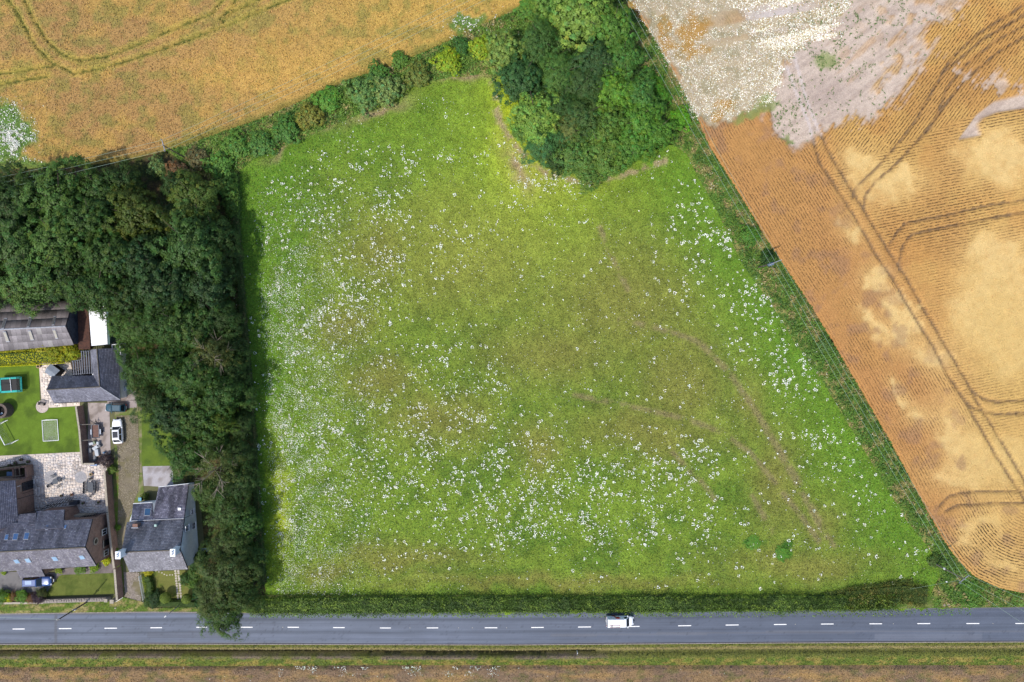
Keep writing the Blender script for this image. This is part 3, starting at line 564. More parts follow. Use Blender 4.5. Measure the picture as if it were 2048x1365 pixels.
# ================================================================== TREES
def crown_mesh(name, R, hh, n_cl, per, leaf, seed, flat=0.0, droop=0.0, open_=0.0):
    """unit-less crown centred on the origin; R horizontal radius, hh vertical half height; clumps of leaves on branch ends plus inner leaves"""
    rs = np.random.default_rng(seed); D = rnd_dir(n_cl, -0.35)
    az = np.arctan2(D[:, 1], D[:, 0]); lob = 1+0.17*np.sin(az*3+seed)+0.13*np.sin(az*5+seed*2.1)+0.09*np.sin(az*9+seed)
    bump_ = vn(D[:, 0]*3.0+seed, D[:, 1]*3.0+D[:, 2]*2.1, seed); rad = (0.58+0.56*bump_)*lob
    if open_: keep = vn(D[:, 0]*2.2+9, D[:, 1]*2.2+3, seed+4) > open_; D, rad = D[keep], rad[keep]
    cc = D*rad[:, None]*np.array([R, R, hh]); n = len(cc); cr = rs.uniform(0.45, 1.0, n)*R*0.155
    tint = rs.uniform(0.72, 1.28, n); warm = rs.normal(size=n)*0.10
    m = per; C = np.repeat(cc, m, axis=0); dd = rnd_dir(n*m, -0.15); od = np.repeat(D, m, axis=0)
    dd = dd*0.8+od*0.5; rr = np.repeat(cr, m)[:, None]*(rs.uniform(0.35, 1.0, (n*m, 1)))
    C = C+dd*rr*np.array([1, 1, 0.7]); C[:, 2] -= droop*np.hypot(C[:, 0], C[:, 1])**2/R
    Nn = dd+od*0.5+np.array([0, 0, 0.55])+rs.normal(size=(n*m, 3))*0.35
    t = np.repeat(tint, m)*rs.uniform(0.8, 1.2, n*m); wv = np.repeat(warm, m)
    col = np.stack([t*(1+wv*1.6), t, t*(1-wv)], 1)
    ni = int(n*m*0.38); Di = rnd_dir(ni, -0.5); Ci = Di*np.array([R, R, hh])*rs.uniform(0.45, 0.78, (ni, 1)); Ci[:, 2] -= droop*np.hypot(Ci[:, 0], Ci[:, 1])**2/R
    ti = rs.uniform(0.7, 1.1, ni); C = np.concatenate([C, Ci]); Nn = np.concatenate([Nn, Di+rs.normal(size=(ni, 3))*0.6+np.array([0, 0, 0.5])]); col = np.concatenate([col, np.stack([ti]*3, 1)])
    sz = np.concatenate([leaf*rs.uniform(0.65, 1.3, n*m), leaf*1.5*np.ones(ni)])
    V, F, c = leaves(C, Nn, sz, col, 0.62); return raw_mesh(name, V, F, c)
def trunk_mesh(name, h, r, R, seed, mat, limbs=6, twigs=0):
    rs = random.Random(seed); mb = MB(); top = h*0.9; pts = [Vector((0, 0, -0.3))]
    for i in range(1, 6): pts.append(Vector((rs.uniform(-.25, .25)*i/3, rs.uniform(-.25, .25)*i/3, top*i/5)))
    mb.path(pts, r, 8, r*0.3)
    for i in range(limbs):
        a = 6.28*i/limbs+rs.uniform(-.4, .4); s0 = pts[2+i % 3]; L = R*rs.uniform(0.55, 0.85); e = s0+Vector((math.cos(a)*L, math.sin(a)*L, h*rs.uniform(0.15, 0.3)))
        mid = (s0+e)/2+Vector((0, 0, -0.25)); mb.path([s0, mid, e], r*0.42, 5, r*0.1)
        for t in range(twigs):
            b = a+rs.uniform(-1.0, 1.0); q = mid.lerp(e, rs.random()); L2 = R*rs.uniform(0.25, 0.5); mb.tube(q, q+Vector((math.cos(b)*L2, math.sin(b)*L2, rs.uniform(0.1, 1.2))), 0.055, 0.02, 4)
    o = mb.build(name, mat); me = o.data; bpy.data.objects.remove(o); return me
R0, H0 = 4.6, 10.0
CROWNS = {'broad': [crown_mesh('crown_broad', R0, 3.7, 430, 30, 0.27, 11+i, open_=0.2) for i in range(5)],
          'round': [crown_mesh('crown_round', R0, 3.9, 600, 22, 0.24, 31+i, open_=0.17) for i in range(4)],
          'fine': [crown_mesh('crown_fine', R0, 3.5, 700, 20, 0.19, 51+i) for i in range(3)],
          'open': [crown_mesh('crown_open', R0, 3.2, 420, 18, 0.19, 71+i, open_=0.42) for i in range(2)]}
TRUNK = [trunk_mesh('trunk', H0, 0.26, R0, 90+i, BARK) for i in range(3)]; TRUNKO = [trunk_mesh('trunk_open', H0, 0.2, R0, 95+i, BARKP, 9, 7) for i in range(2)]
BR, BH = 2.3, 3.0
BUSH = [crown_mesh('bush_crown', BR, 1.35, 300, 18, 0.20, 101+i) for i in range(3)]; BUSHF = [crown_mesh('bush_fine', BR, 1.35, 420, 16, 0.14, 111+i) for i in range(2)]
BTR = trunk_mesh('stem', BH, 0.09, BR, 99, BARK, 5)
TI = [0]
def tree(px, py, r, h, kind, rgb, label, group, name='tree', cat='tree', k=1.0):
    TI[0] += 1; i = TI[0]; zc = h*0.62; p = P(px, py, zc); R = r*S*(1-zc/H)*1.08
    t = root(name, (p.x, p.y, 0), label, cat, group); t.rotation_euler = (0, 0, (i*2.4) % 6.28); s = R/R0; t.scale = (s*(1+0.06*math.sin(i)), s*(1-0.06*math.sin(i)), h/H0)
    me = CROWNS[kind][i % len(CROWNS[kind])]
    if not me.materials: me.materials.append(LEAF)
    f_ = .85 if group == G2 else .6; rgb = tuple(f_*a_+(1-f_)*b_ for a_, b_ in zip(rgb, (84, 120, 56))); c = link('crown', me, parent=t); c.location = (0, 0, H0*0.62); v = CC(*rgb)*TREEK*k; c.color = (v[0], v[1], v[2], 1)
    link('trunk', (TRUNKO if kind == 'open' else TRUNK)[i % 2], parent=t); return t
def bush(px, py, r, h, rgb, label, group=None, name='bush', cat='bush', fine=False, zb=0.0, k=1.0):
    TI[0] += 1; i = TI[0]; zc = zb+h*0.55; p = P(px, py, zc); R = r*S*(1-zc/H)*1.06; t = root(name, (p.x, p.y, zb), label, cat, group)
    t.rotation_euler = (0, 0, (i*1.7) % 6.28); t.scale = (R/BR, R/BR, h/BH); me = (BUSHF if fine else BUSH)[i % 2]
    if not me.materials: me.materials.append(LEAF)
    c = link('crown', me, parent=t); c.location = (0, 0, BH*0.55); v = CC(*rgb)*TREEK*k; c.color = (v[0], v[1], v[2], 1); link('stem', BTR, parent=t); return t
TREEK = np.array([1.22, 1.17, 0.86])
G1 = 'trees of the dense belt left of the meadow'; G2 = 'trees of the copse at the top'
dk, md, lt, ol, bl, ye, br_ = (62,92,46), (78,116,54), (104,146,70), (112,120,62), (58,92,62), (126,150,62), (132,112,82)
T1 = [(20,415,62,11,'broad',dk,'dark green tree at the left edge of the photo below the gold field'),(118,395,62,11.5,'broad',lt,'pale-tipped green tree below the weedy patch, third from the left edge'),
 (68,395,44,10,'broad',md,'mid green tree wedged behind the two leftmost crowns'),(45,490,66,12,'broad',md,'large mid green tree at the left edge, halfway between field and barn'),
 (120,480,60,12.5,'broad',lt,'tall green tree with bright leaf tips just inside the left belt'),(70,560,64,11,'round',lt,'light green tree overhanging the grey barn roof'),
 (140,555,44,10,'broad',dk,'dark tree touching the right end of the barn roof'),(-30,560,50,10,'round',md,'half cut off green tree at the left edge above the barn'),
 (205,385,44,9,'broad',md,'mid green tree at the top of the belt beside the gold field'),(185,440,48,12,'broad',md,'green tree standing right of the bright tipped tree'),
 (250,362,34,8,'round',dk,'small dark tree at the top of the belt by the gold field'),(275,430,50,12,'broad',(112,122,48),'tall dark tree flecked with yellow leaves in the upper belt'),
 (390,395,48,9.5,'round',(118,140,62),'olive yellow tree near the upper right corner of the belt'),(355,372,30,8,'round',dk,'small dark tree between reddish shrub and olive tree'),
 (225,510,52,12,'broad',md,'mid green tree in the middle of the upper belt'),(285,525,46,11,'broad',bl,'blue green tree with a dark gap above it'),
 (385,490,60,13,'broad',(84,126,66),'largest round green tree with pale rosettes, upper right of the belt'),(430,470,40,9,'fine',dk,'fine leaved dark tree at the meadow edge beside the large round one'),
 (200,580,54,12,'round',md,'dense green tree hanging over the white roofed trailer'),(330,575,54,12.5,'broad',bl,'blue green tree in the heart of the belt'),
 (265,600,44,11,'broad',dk,'dark green tree above the slate outbuilding'),(415,575,48,11,'broad',bl,'dark blue green tree near the meadow edge below the largest tree'),
 (270,660,44,11.5,'fine',lt,'fine leaved fresh green tree beside the slate outbuilding'),(325,650,52,13,'fine',md,'tall fine leaved green tree in the belt level with the white shed roof'),
 (385,650,50,12,'broad',md,'rosetted green tree level with the yellow hedge'),(440,640,42,9.5,'fine',dk,'dark fine leaved tree at the meadow edge level with the barn'),
 (285,740,44,10.5,'fine',md,'green tree whose crown reaches towards the slate roof corner'),(345,735,44,11.5,'round',(70,108,52),'dense green tree in the belt behind the outbuilding'),
 (425,708,40,12.5,'open',(128,128,84),'sparse olive brown tree with bare pale branches showing'),(465,740,34,8,'fine',dk,'narrow dark tree on the meadow edge right of the sparse tree'),
 (385,760,50,12.5,'round',(92,134,66),'bright topped green tree just below the sparse brown one'),(445,785,44,11,'round',md,'mid green tree at the meadow edge level with the dark hatchback'),
 (310,800,38,9.5,'fine',dk,'green tree leaning over the narrow side lawn'),(350,830,44,10.5,'broad',bl,'blue green tree beside the narrow side lawn'),
 (405,835,42,11,'broad',md,'green tree left of the lime coloured one'),(448,842,24,9.5,'round',ye,'small lime yellow tree near the meadow edge'),
 (492,795,24,5.5,'fine',(84,122,66),'small pale green tree on the meadow edge beside a dark gap'),(480,850,28,6,'fine',dk,'low dark tree on the meadow edge below the small pale one'),
 (425,880,36,9,'round',(96,128,60),'rounded green tree directly below the lime one'),(372,905,44,9.5,'round',(72,116,44),'deep green tree beside the cracked concrete pad'),
 (478,905,30,7,'fine',dk,'dark low tree at the meadow edge level with the patio'),(435,935,44,11.5,'open',(122,132,78),'feathery olive tree with branches radiating from its middle'),
 (485,965,34,8,'fine',dk,'dark tree between the feathery olive tree and the meadow'),(420,985,32,7.5,'fine',(96,128,62),'olive green tree against the back of the white cottage'),
 (456,1022,40,9,'fine',(88,118,60),'large fine leaved tree overhanging the white cottage wall'),(490,1045,32,7.5,'broad',(70,116,52),'bright rosetted tree at the meadow edge level with the cottage ridge'),
 (460,1087,40,9,'fine',(98,118,66),'grey green tree beside the cottage gable'),(455,1145,50,11.5,'fine',(96,112,64),'grey green tree just above the road end of the belt'),
 (500,1110,28,6,'broad',md,'small dark green tree at the lower meadow corner'),(435,1190,42,10.5,'fine',(104,118,66),'greyish tree beside the clipped garden balls'),
 (485,1190,36,9.5,'fine',(82,108,54),'dark grey green tree at the meadow corner next to the roadside hedge'),(445,1228,42,9.5,'fine',(88,124,56),'last tree of the belt, its crown hanging over the road')]
for x, y, r, h, kd, c, lb in T1: tree(x, y, r, h, kd, c, lb, G1, k=0.76)
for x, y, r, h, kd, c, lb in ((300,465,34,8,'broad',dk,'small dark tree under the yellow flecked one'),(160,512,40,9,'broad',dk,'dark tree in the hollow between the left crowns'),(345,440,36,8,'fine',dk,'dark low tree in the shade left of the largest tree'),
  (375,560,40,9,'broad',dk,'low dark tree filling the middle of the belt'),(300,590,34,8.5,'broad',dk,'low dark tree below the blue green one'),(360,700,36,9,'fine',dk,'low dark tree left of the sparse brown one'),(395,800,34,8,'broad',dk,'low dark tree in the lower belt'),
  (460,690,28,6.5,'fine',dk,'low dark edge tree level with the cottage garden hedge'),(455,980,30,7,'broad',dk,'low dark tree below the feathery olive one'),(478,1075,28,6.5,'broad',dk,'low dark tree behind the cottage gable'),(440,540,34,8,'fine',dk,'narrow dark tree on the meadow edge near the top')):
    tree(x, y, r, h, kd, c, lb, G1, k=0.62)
T2 = [(1160,30,62,11,'broad',(124,158,76),'big bright pale green tree at the top of the copse'),(1222,60,46,10,'broad',(88,132,56),'green tree right of the big bright one'),(1100,0,46,10,'broad',(100,140,62),'green tree at the top edge of the photo, left in the copse'),
 (1200,-30,50,10,'broad',(90,130,58),'tree cut by the top edge above the copse'),(1080,85,44,9,'fine',(74,112,58),'dark fine leaved tree left of the bright one'),(1010,105,38,8,'broad',(130,158,84),'pale green tree at the left tip of the copse'),
 (1040,160,46,8.5,'broad',(56,96,58),'dark blue green tree on the meadow side of the copse'),(1120,150,44,9.5,'fine',(84,124,62),'mid green tree in the upper middle of the copse'),(1190,125,42,10,'fine',(62,94,60),'dark tree in the middle of the copse below the bright one'),
 (1245,120,40,9,'round',(82,128,60),'green tree at the right side of the copse by the wires'),(1170,170,42,9.5,'fine',(66,96,56),'darkest tree in the middle of the copse'),(1225,185,42,9,'round',(104,152,54),'bright green tree right of the darkest one'),
 (1275,190,38,8,'round',(82,130,66),'green tree on the wire side of the copse'),(1073,237,48,9.5,'round',(128,166,78),'bright rounded tree bulging into the meadow'),(1120,210,40,8.5,'fine',(64,98,52),'dark tree behind the bright bulging one'),
 (1165,235,42,9,'fine',(72,102,56),'dark grey green tree in the lower middle of the copse'),(1135,262,30,8,'fine',(122,136,84),'olive grey tree with a dry looking top'),(1088,287,42,7.5,'fine',(74,122,76),'blue green tree below the bright bulging one'),
 (1215,255,44,8.5,'round',(96,130,54),'olive green tree right of the grey one'),(1275,240,42,8.5,'broad',(90,140,52),'large bright green tree at the lower right of the copse'),(1150,310,42,7.5,'round',(92,128,62),'olive green tree at the bottom left of the copse'),
 (1205,305,44,8,'round',(100,134,60),'mottled olive tree at the bottom of the copse'),(1260,290,42,7.5,'broad',(84,130,50),'green tree at the bottom right of the copse'),(1310,265,36,7,'broad',(88,136,52),'green tree at the right tip of the copse'),
 (1045,262,26,5,'round',(104,142,66),'small pale green tree at the left foot of the bright bulging one'),(1180,340,34,6,'round',(88,122,54),'lowest small tree of the copse touching the meadow'),(1300,225,28,6.5,'round',(84,132,56),'small tree on the right flank of the copse')]
for x, y, r, h, kd, c, lb in T2: tree(x, y, r, h, kd, c, lb, G2, k=1.2)
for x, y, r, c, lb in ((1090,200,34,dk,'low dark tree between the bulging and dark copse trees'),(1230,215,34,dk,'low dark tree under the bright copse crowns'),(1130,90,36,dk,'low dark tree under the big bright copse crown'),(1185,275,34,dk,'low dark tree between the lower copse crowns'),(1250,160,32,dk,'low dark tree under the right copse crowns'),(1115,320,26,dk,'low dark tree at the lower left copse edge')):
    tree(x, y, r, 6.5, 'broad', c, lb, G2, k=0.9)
G3 = 'bushes along the bank above the meadow'
for a in ((620,232,34,3.6,(128,132,62),'round olive bush halfway along the bank'),(572,262,34,3.0,(84,130,62),'dark green bush left of the olive one'),(655,200,34,2.6,(96,146,58),'fresh green nettle like bush above the olive one'),
          (728,185,44,5.0,(104,142,82),'large pale green willow like bush on the bank'),(775,180,38,5.2,(124,150,92),'pale willow like bush with bare twigs on the bank'),(758,150,30,3.4,(88,134,62),'green bush behind the pale willow like one'),
          (835,150,34,3.4,(112,128,64),'olive bush left of the lime bush'),(895,122,34,3.2,(140,168,44),'lime green bush, left one of the lime pair'),(960,95,30,3.2,(146,172,50),'lime green bush, right one of the lime pair'),(925,92,22,3.0,(70,116,58),'dark green bush between the lime bushes'),
          (800,120,22,2.4,(96,136,60),'low green bush on the field side of the bank'),(520,290,34,2.8,(88,132,66),'green bush at the left end of the bank'),(470,290,34,3.2,(96,138,62),'green bush above the meadow corner'),(440,330,36,3.6,(96,142,66),'green bush where belt and bank meet'),
          (395,318,30,3.2,(112,108,78),'brownish bush beside the leaning power pole'),(350,345,30,4.2,(140,112,88),'reddish brown bush below the power pole'),(315,335,26,4.4,(116,142,90),'pale grey green bush left of the reddish one'),
          (1060,15,34,2.6,(96,142,60),'green bush at the top end of the bank'),(452,375,30,4.5,(96,134,62),'green bush at the upper left meadow corner'),(462,410,24,3.5,(84,118,54),'darker bush on the left meadow edge')):
    bush(a[0], a[1], a[2]*.76, a[3]*.72, *a[4:], group=G3, k=1.18)
G4 = 'bushes along the power line bank'
for a in ((1262,110,22,2.2,(96,148,44),'lime bush by the wires, topmost'),(1300,165,24,2.2,(92,150,42),'lime bush by the wires, second from the top'),(1325,195,18,1.8,(84,140,44),'small lime bush by the wires above the bright one'),(1360,238,22,2.0,(104,166,44),'bright lime bush right of the copse tip'),
          (1250,40,22,2.4,(72,118,48),'dark green bush beside the copse top'),(1500,470,20,1.8,(90,140,54),'green bush on the bank above the middle power pole'),(1536,515,16,1.8,(58,96,40),'dark bush at the foot of the middle power pole'),(1650,690,16,1.4,(96,132,70),'pale bush halfway down the right bank'),
          (1872,1122,15,.9,(84,112,52),'dark bush at the foot of the lower right power pole'),(1900,1128,11,0.8,(96,130,64),'green bush at the corner of the tan field'),(1935,1185,26,0.6,(90,134,54),'low green bush near the road corner')):
    bush(*a, group=G4)
# clumps in the meadow
bush(1565,1108,14,0.3,(96,150,52),'dark green tussock in the meadow, the right one of two', 'dark tussocks in the meadow', name='tussock', cat='grass tussock'); bush(1508,1086,14,0.22,(100,150,52),'dark green tussock in the meadow, the left one of two', 'dark tussocks in the meadow', name='tussock', cat='grass tussock')

# ------------------------------------------------------------------ hedges
def hedge(pl, w_, h, dens, leaf, cols, label, name='hedge', jag=0.25, core=None, seed=300, cat='hedge', squared=1.0, group=None):
    """pl: centre line in photo pixels; w_ width m; leaves on a rounded section, stems as a woody core"""
    t = root(name, tuple(P(*pl[len(pl)//2])), label, cat, group); o0 = org(t); W = [Vector(((x-1024)*S, (682.5-y)*S)) for x, y in pl]; C, Nn, cl = [], [], []
    L = sum((b-a).length for a, b in zip(W[:-1], W[1:])); n = int(L*(w_+2*h)*dens); mb = MB()
    for a, b in zip(W[:-1], W[1:]):
        d = b-a; k = int(n*d.length/L); u = d.normalized(); nr = Vector((-u.y, u.x)); t_ = RNG.uniform(0, 1, k); ph = RNG.uniform(-0.25, math.pi+0.25, k); rr = np.where(RNG.uniform(size=k) < 0.72, 1.0, RNG.uniform(0.55, 0.95, k))
        x0 = a.x+d.x*t_; y0 = a.y+d.y*t_; nz = fbm(x0*0.9, y0*0.9+ph*0.8, seed); sc = rr*(1+(nz-0.5)*2*jag)
        cc = np.cos(ph); ss = np.sin(ph); cw = np.sign(cc)*np.abs(cc)**(1/(1+squared)); sw = np.sign(ss)*np.abs(ss)**(1/(1+squared))
        ox = cw*w_/2*sc; oz = np.maximum(sw, 0.02)*h*sc
        if squared >= 1: pp = RNG.uniform(0, 1, k)*(w_+2*h); ox = np.clip(pp-h, 0, w_)-w_/2; oz = np.where(pp < h, pp, np.where(pp > h+w_, w_+2*h-pp, h*(1-0.3*np.abs(ox/(w_/2))**3))); lw_ = 0.7+0.6*fbm(x0*0.16, y0*0.16, seed+6); ox = ox*sc*(1.05-0.25+0.5*(lw_-0.7)) if squared < 2 else ox*sc; oz = oz*sc*(lw_ if squared < 2 else 1); cc = np.sign(ox)*(oz < h*.97); ss = 1-np.abs(cc)*.7
        C.append(np.stack([x0+nr.x*ox-o0.x, y0+nr.y*ox-o0.y, oz], 1)); Nn.append(np.stack([nr.x*cc, nr.y*cc, np.abs(ss)+0.35], 1)+RNG.normal(size=(k, 3))*0.5)
        q1 = x0+nr.x*ox+oz*.7; q2 = y0+nr.y*ox-oz*.5; m = fbm(q1*0.35, q2*0.9, seed+3); c = mixc(np.tile(CC(*cols[0]), (k, 1)), CC(*cols[1]), sst(0.4, 0.6, m)); c = mixc(c, CC(*cols[2]), sst(0.5, 0.68, fbm(q1*1.4, q2*1.4, seed+8))); cl.append(c*RNG.uniform(0.65, 1.3, (k, 1))*TREEK)
        q = [(a+nr*w_*0.32), (b+nr*w_*0.32), (b-nr*w_*0.32), (a-nr*w_*0.32)]; mb.prism([(v.x, v.y) for v in q], 0.02, h*(0.72 if squared >= 2 else 0.42))
    V, F, c = leaves(np.concatenate(C), np.concatenate(Nn), leaf*RNG.uniform(0.6, 1.35, sum(map(len, C))), np.clip(np.concatenate(cl), 0.004, 0.8), 0.6)
    f = link('foliage', raw_mesh('foliage', V, F, c), LEAF, t); mb.build('stems', STEMS, t); return t
STEMS = pmat('hedge_stems', C4(78, 100, 46), C4(56, 76, 36), 9, 0.95, 0.5)
hedge([(508,1210),(700,1208),(900,1206),(1100,1206),(1300,1205),(1500,1204),(1700,1203),(1790,1200)], 3.0, 1.7, 60, 0.25, ((64,92,42),(90,122,50),(124,152,62)), 'long clipped hedge between the meadow and the road', seed=310, jag=.42)
hedge([(505,1222),(700,1221.5),(900,1221),(1200,1220),(1400,1220),(1600,1217),(1790,1214)], 0.8, 0.45, 40, 0.22, ((104,146,58),(86,126,50),(128,160,62)), 'low strip of bright weeds along the foot of the roadside hedge', name='weed_strip', cat='weeds', seed=320)
hedge([(1690,1196),(1750,1190),(1800,1184),(1850,1190)], 4.3, 1.6, 60, 0.22, ((96,112,54),(112,124,58),(134,130,70)), 'thick brownish green hedge end beside the field entrance', seed=330)
hedge([(1650,1190),(1720,1179),(1780,1168),(1825,1164)], 1.6, 0.45, 50, 0.22, ((100,124,54),(112,132,58),(126,130,68)), 'low ragged growth along the back of the roadside hedge end', seed=335)
hedge([(474,440),(480,520),(487,620),(497,740),(506,850),(512,950),(520,1060),(528,1165)], 1.5, 1.9, 30, 0.22, ((60,84,42),(74,104,48),(102,94,66)), 'straggly field hedge at the foot of the tree belt along the meadow', seed=340)
hedge([(470,350),(474,400),(474,440)], 2.0, 2.2, 30, 0.22, ((78,112,50),(90,126,56),(104,142,60)), 'green hedge at the upper left corner of the meadow', seed=345)
# ================================================================== BUILDINGS AND GARDENS
def brickmat(name, c1, c2, mort, sc=1.0):
    m, nt, bs = newmat(name); tc = N(nt, 'ShaderNodeTexCoord'); sp = N(nt, 'ShaderNodeSeparateXYZ'); nt.links.new(tc.outputs['Object'], sp.inputs[0])
    cb = N(nt, 'ShaderNodeCombineXYZ'); nt.links.new(math_(nt, 'ADD', sp.outputs[0], sp.outputs[1]), cb.inputs[0]); nt.links.new(sp.outputs[2], cb.inputs[1])
    b = N(nt, 'ShaderNodeTexBrick', inp={'Color1': c1, 'Color2': c2, 'Mortar': mort, 'Scale': sc, 'Mortar Size': 0.008, 'Brick Width': 0.225, 'Row Height': 0.075}); nt.links.new(cb.outputs[0], b.inputs[0])
    f = noise(nt, tc.outputs['Object'], 1.2, 4); nt.links.new(scalec(nt, b.outputs[0], maprange(nt, f, 0.3, 0.7, 0.75, 1.2)), bs.inputs['Base Color']); bs.inputs['Roughness'].default_value = 0.9
    bumpn(nt, bs, b.outputs[1], 0.4, 0.01); return m
BRICK = brickmat('brick', C4(168, 122, 104), C4(140, 106, 92), C4(186, 170, 154)); REND = pmat('white_render', (.80, .82, .84, 1), (.68, .71, .74, 1), 1.5, 0.8, 0.1)
STONE = pmat('pale_stone', C4(196, 186, 168), C4(164, 154, 138), 4, 0.85, 0.2); DKT = pmat('dark_timber', C4(62, 54, 50), C4(42, 38, 36), 5, 0.8, 0.2); RUST = pmat('rusty_sheet', C4(104, 68, 54), C4(70, 48, 42), 2.5, 0.8, 0.2)
BLUEG = pmat('dark_sheet', C4(86, 96, 112), C4(60, 66, 78), 2, 0.6, 0.1); GLASS = pmat('window_glass', C4(40, 52, 66), C4(30, 38, 48), 1, 0.08, 0, 0.6); SKYL = pmat('skylight_glass', C4(84, 120, 168), C4(64, 98, 146), 1, 0.12, 0, 0.8)
DECK = pmat('roof_deck', C4(70, 70, 78), None, 3, 0.9); LEAD = pmat('lead_flashing', C4(190, 192, 200), C4(150, 152, 160), 3, 0.6, 0.1); SLATE = amat('slate', 0.6, 3.0, 0.12, 0.6, 0.12, 0.25, 0.03, 0.35)
WMET = pmat('white_paint', (.78, .78, .79, 1), (.66, .67, .69, 1), 4, 0.5); TIM = pmat('weathered_timber', C4(150, 132, 112), C4(116, 100, 86), 6, 0.85, 0.3); IRON = pmat('dark_iron', C4(44, 46, 50), C4(34, 34, 38), 5, 0.5); LICH = pmat('ridge_tile', C4(120, 112, 100), C4(90, 84, 78), 5, 0.8, 0.3)
TERR = pmat('terracotta', C4(186, 140, 116), C4(206, 180, 160), 5, 0.8)

def slates(name, parent, A, B, Cc, D, w_=0.30, h_=0.26, c1=(124,124,138), c2=(98,98,112), light=(168,166,176), lp=0.06, streak=0.25, seed=0, lift=0.03):
    """courses of overlapping slates on the plane A B (eave) C D (ridge)"""
    o0 = org(parent); A, B, Cc, D = (Vector(v) for v in (A, B, Cc, D)); nrm = (B-A).cross(D-A).normalized()
    if nrm.z < 0: nrm = -nrm
    hl = ((D-A).length+(Cc-B).length)/2; nr = max(2, int(hl/h_)); V, cl = [], []; rs = np.random.default_rng(seed+5)
    for r in range(nr):
        t0 = r/nr; t1 = min(1, (r+1.12)/nr); L = (A.lerp(D, t0)-B.lerp(Cc, t0)).length; n = max(1, int(L/w_)); off = 0.5*(r % 2)/n
        for i in range(n+1):
            u0 = max(0, (i-0)/n-off+0.012/L); u1 = min(1, (i+1)/n-off-0.012/L)
            if u1-u0 < 0.15/n: continue
            j = rs.uniform(-0.006, 0.006); e = lift+rs.uniform(0, 0.012)
            a = A.lerp(D, t0).lerp(B.lerp(Cc, t0), u0)+nrm*(e+0.012); b = A.lerp(D, t0).lerp(B.lerp(Cc, t0), u1)+nrm*(e+0.012+j); c = A.lerp(D, t1).lerp(B.lerp(Cc, t1), u1)+nrm*(lift-0.02); d = A.lerp(D, t1).lerp(B.lerp(Cc, t1), u0)+nrm*(lift-0.02)
            V += [a, b, c, d, a-nrm*0.03, b-nrm*0.03]
            k = rs.uniform(); mid = (a+c)/2; base = mixc(CC(*c1)[None], CC(*c2)[None], np.array([rs.uniform()]))[0]
            if k < lp: base = CC(*light)
            s = 1-streak*float(sst(0.5, 0.7, vn(np.array([mid.x*1.6+nrm.x*3]), np.array([mid.y*0.35]), 7+seed))[0]); s *= rs.uniform(0.80, 1.16)*(1-.16*float(sst(.5, .72, vn(np.array([mid.x*.7]), np.array([mid.y*.9]), 27+seed))[0])); cl.append(base*s)
    V = np.array([(v.x-o0.x, v.y-o0.y, v.z-o0.z) for v in V]); n = len(cl); q = np.arange(n)[:, None]*6
    F = np.concatenate([q+np.array([0, 1, 2, 3]), q+np.array([4, 5, 1, 0])]); o = link(name, raw_mesh(name, V, F, np.repeat(np.array(cl), 6, axis=0)), SLATE, parent, kind='stuff'); return o
def plane_n(A, B, D):
    n = (Vector(B)-Vector(A)).cross(Vector(D)-Vector(A)).normalized(); return n if n.z > 0 else -n
def roofp(th, A, B, Cc, D, label=None, **k):
    """one roof pitch: a deck part carrying slates"""
    n = plane_n(A, B, D); r = MB().hexa([Vector(v)-n*0.24 for v in (A, B, Cc, D)], [Vector(v)-n*0.09 for v in (A, B, Cc, D)]).build('roof', k.pop('deck', DECK), th, label=label); slates('slates', r, A, B, Cc, D, **k); return r
def skylight(roof_, A, B, D, u0, u1, t0, t1, n=None, glass=None):
    """on the plane with origin A, A->B along the eave, A->D up the slope (fractions)"""
    A, B, D = Vector(A), Vector(B), Vector(D); nn = plane_n(A, B, D); q = lambda u, t: A+(B-A)*u+(D-A)*t
    f = MB(); o = [q(u0, t0), q(u1, t0), q(u1, t1), q(u0, t1)]; f.hexa([v+nn*0.02 for v in o], [v+nn*0.10 for v in o]); w_ = f.build('window', LEAD, roof_.parent if roof_.parent else roof_)
    c = sum(o, Vector())/4; i = [c+(v-c)*0.82 for v in o]; MB().hexa([v+nn*0.09 for v in i], [v+nn*0.125 for v in i]).build('pane', glass or SKYL, w_); return w_
def skyl_px(th, A, B, D, pxq, glass=None):
    """skylight with its four corners found by casting photo pixels on the roof plane"""
    nn = plane_n(A, B, D); A = Vector(A); o = []
    for x, y in pxq:
        d = Vector(((x-1024)*S, (682.5-y)*S, -H)); t = (A-Vector((0, 0, H))).dot(nn)/d.dot(nn); o.append(Vector((0, 0, H))+d*t)
    w_ = MB().hexa([v+nn*0.02 for v in o], [v+nn*0.10 for v in o]).build('window', LEAD, th); c = sum(o, Vector())/4; i = [c+(v-c)*0.84 for v in o]
    MB().hexa([v+nn*0.09 for v in i], [v+nn*0.13 for v in i]).build('pane', glass or SKYL, w_)
def wall(th, pts2, z0, z1, mat, name='wall', label=None, t=0.3):
    """vertical wall slab between two ground points; z1 may be a pair"""
    a, b = Vector((pts2[0][0], pts2[0][1])), Vector((pts2[1][0], pts2[1][1])); u = (b-a).normalized(); n = Vector((-u.y, u.x))*t/2; za, zb = z1 if isinstance(z1, tuple) else (z1, z1)
    return MB().hexa([(a.x-n.x, a.y-n.y, z0), (b.x-n.x, b.y-n.y, z0), (b.x+n.x, b.y+n.y, z0), (a.x+n.x, a.y+n.y, z0)], [(a.x-n.x, a.y-n.y, za), (b.x-n.x, b.y-n.y, zb), (b.x+n.x, b.y+n.y, zb), (a.x+n.x, a.y+n.y, za)]).build(name, mat, th, label=label)
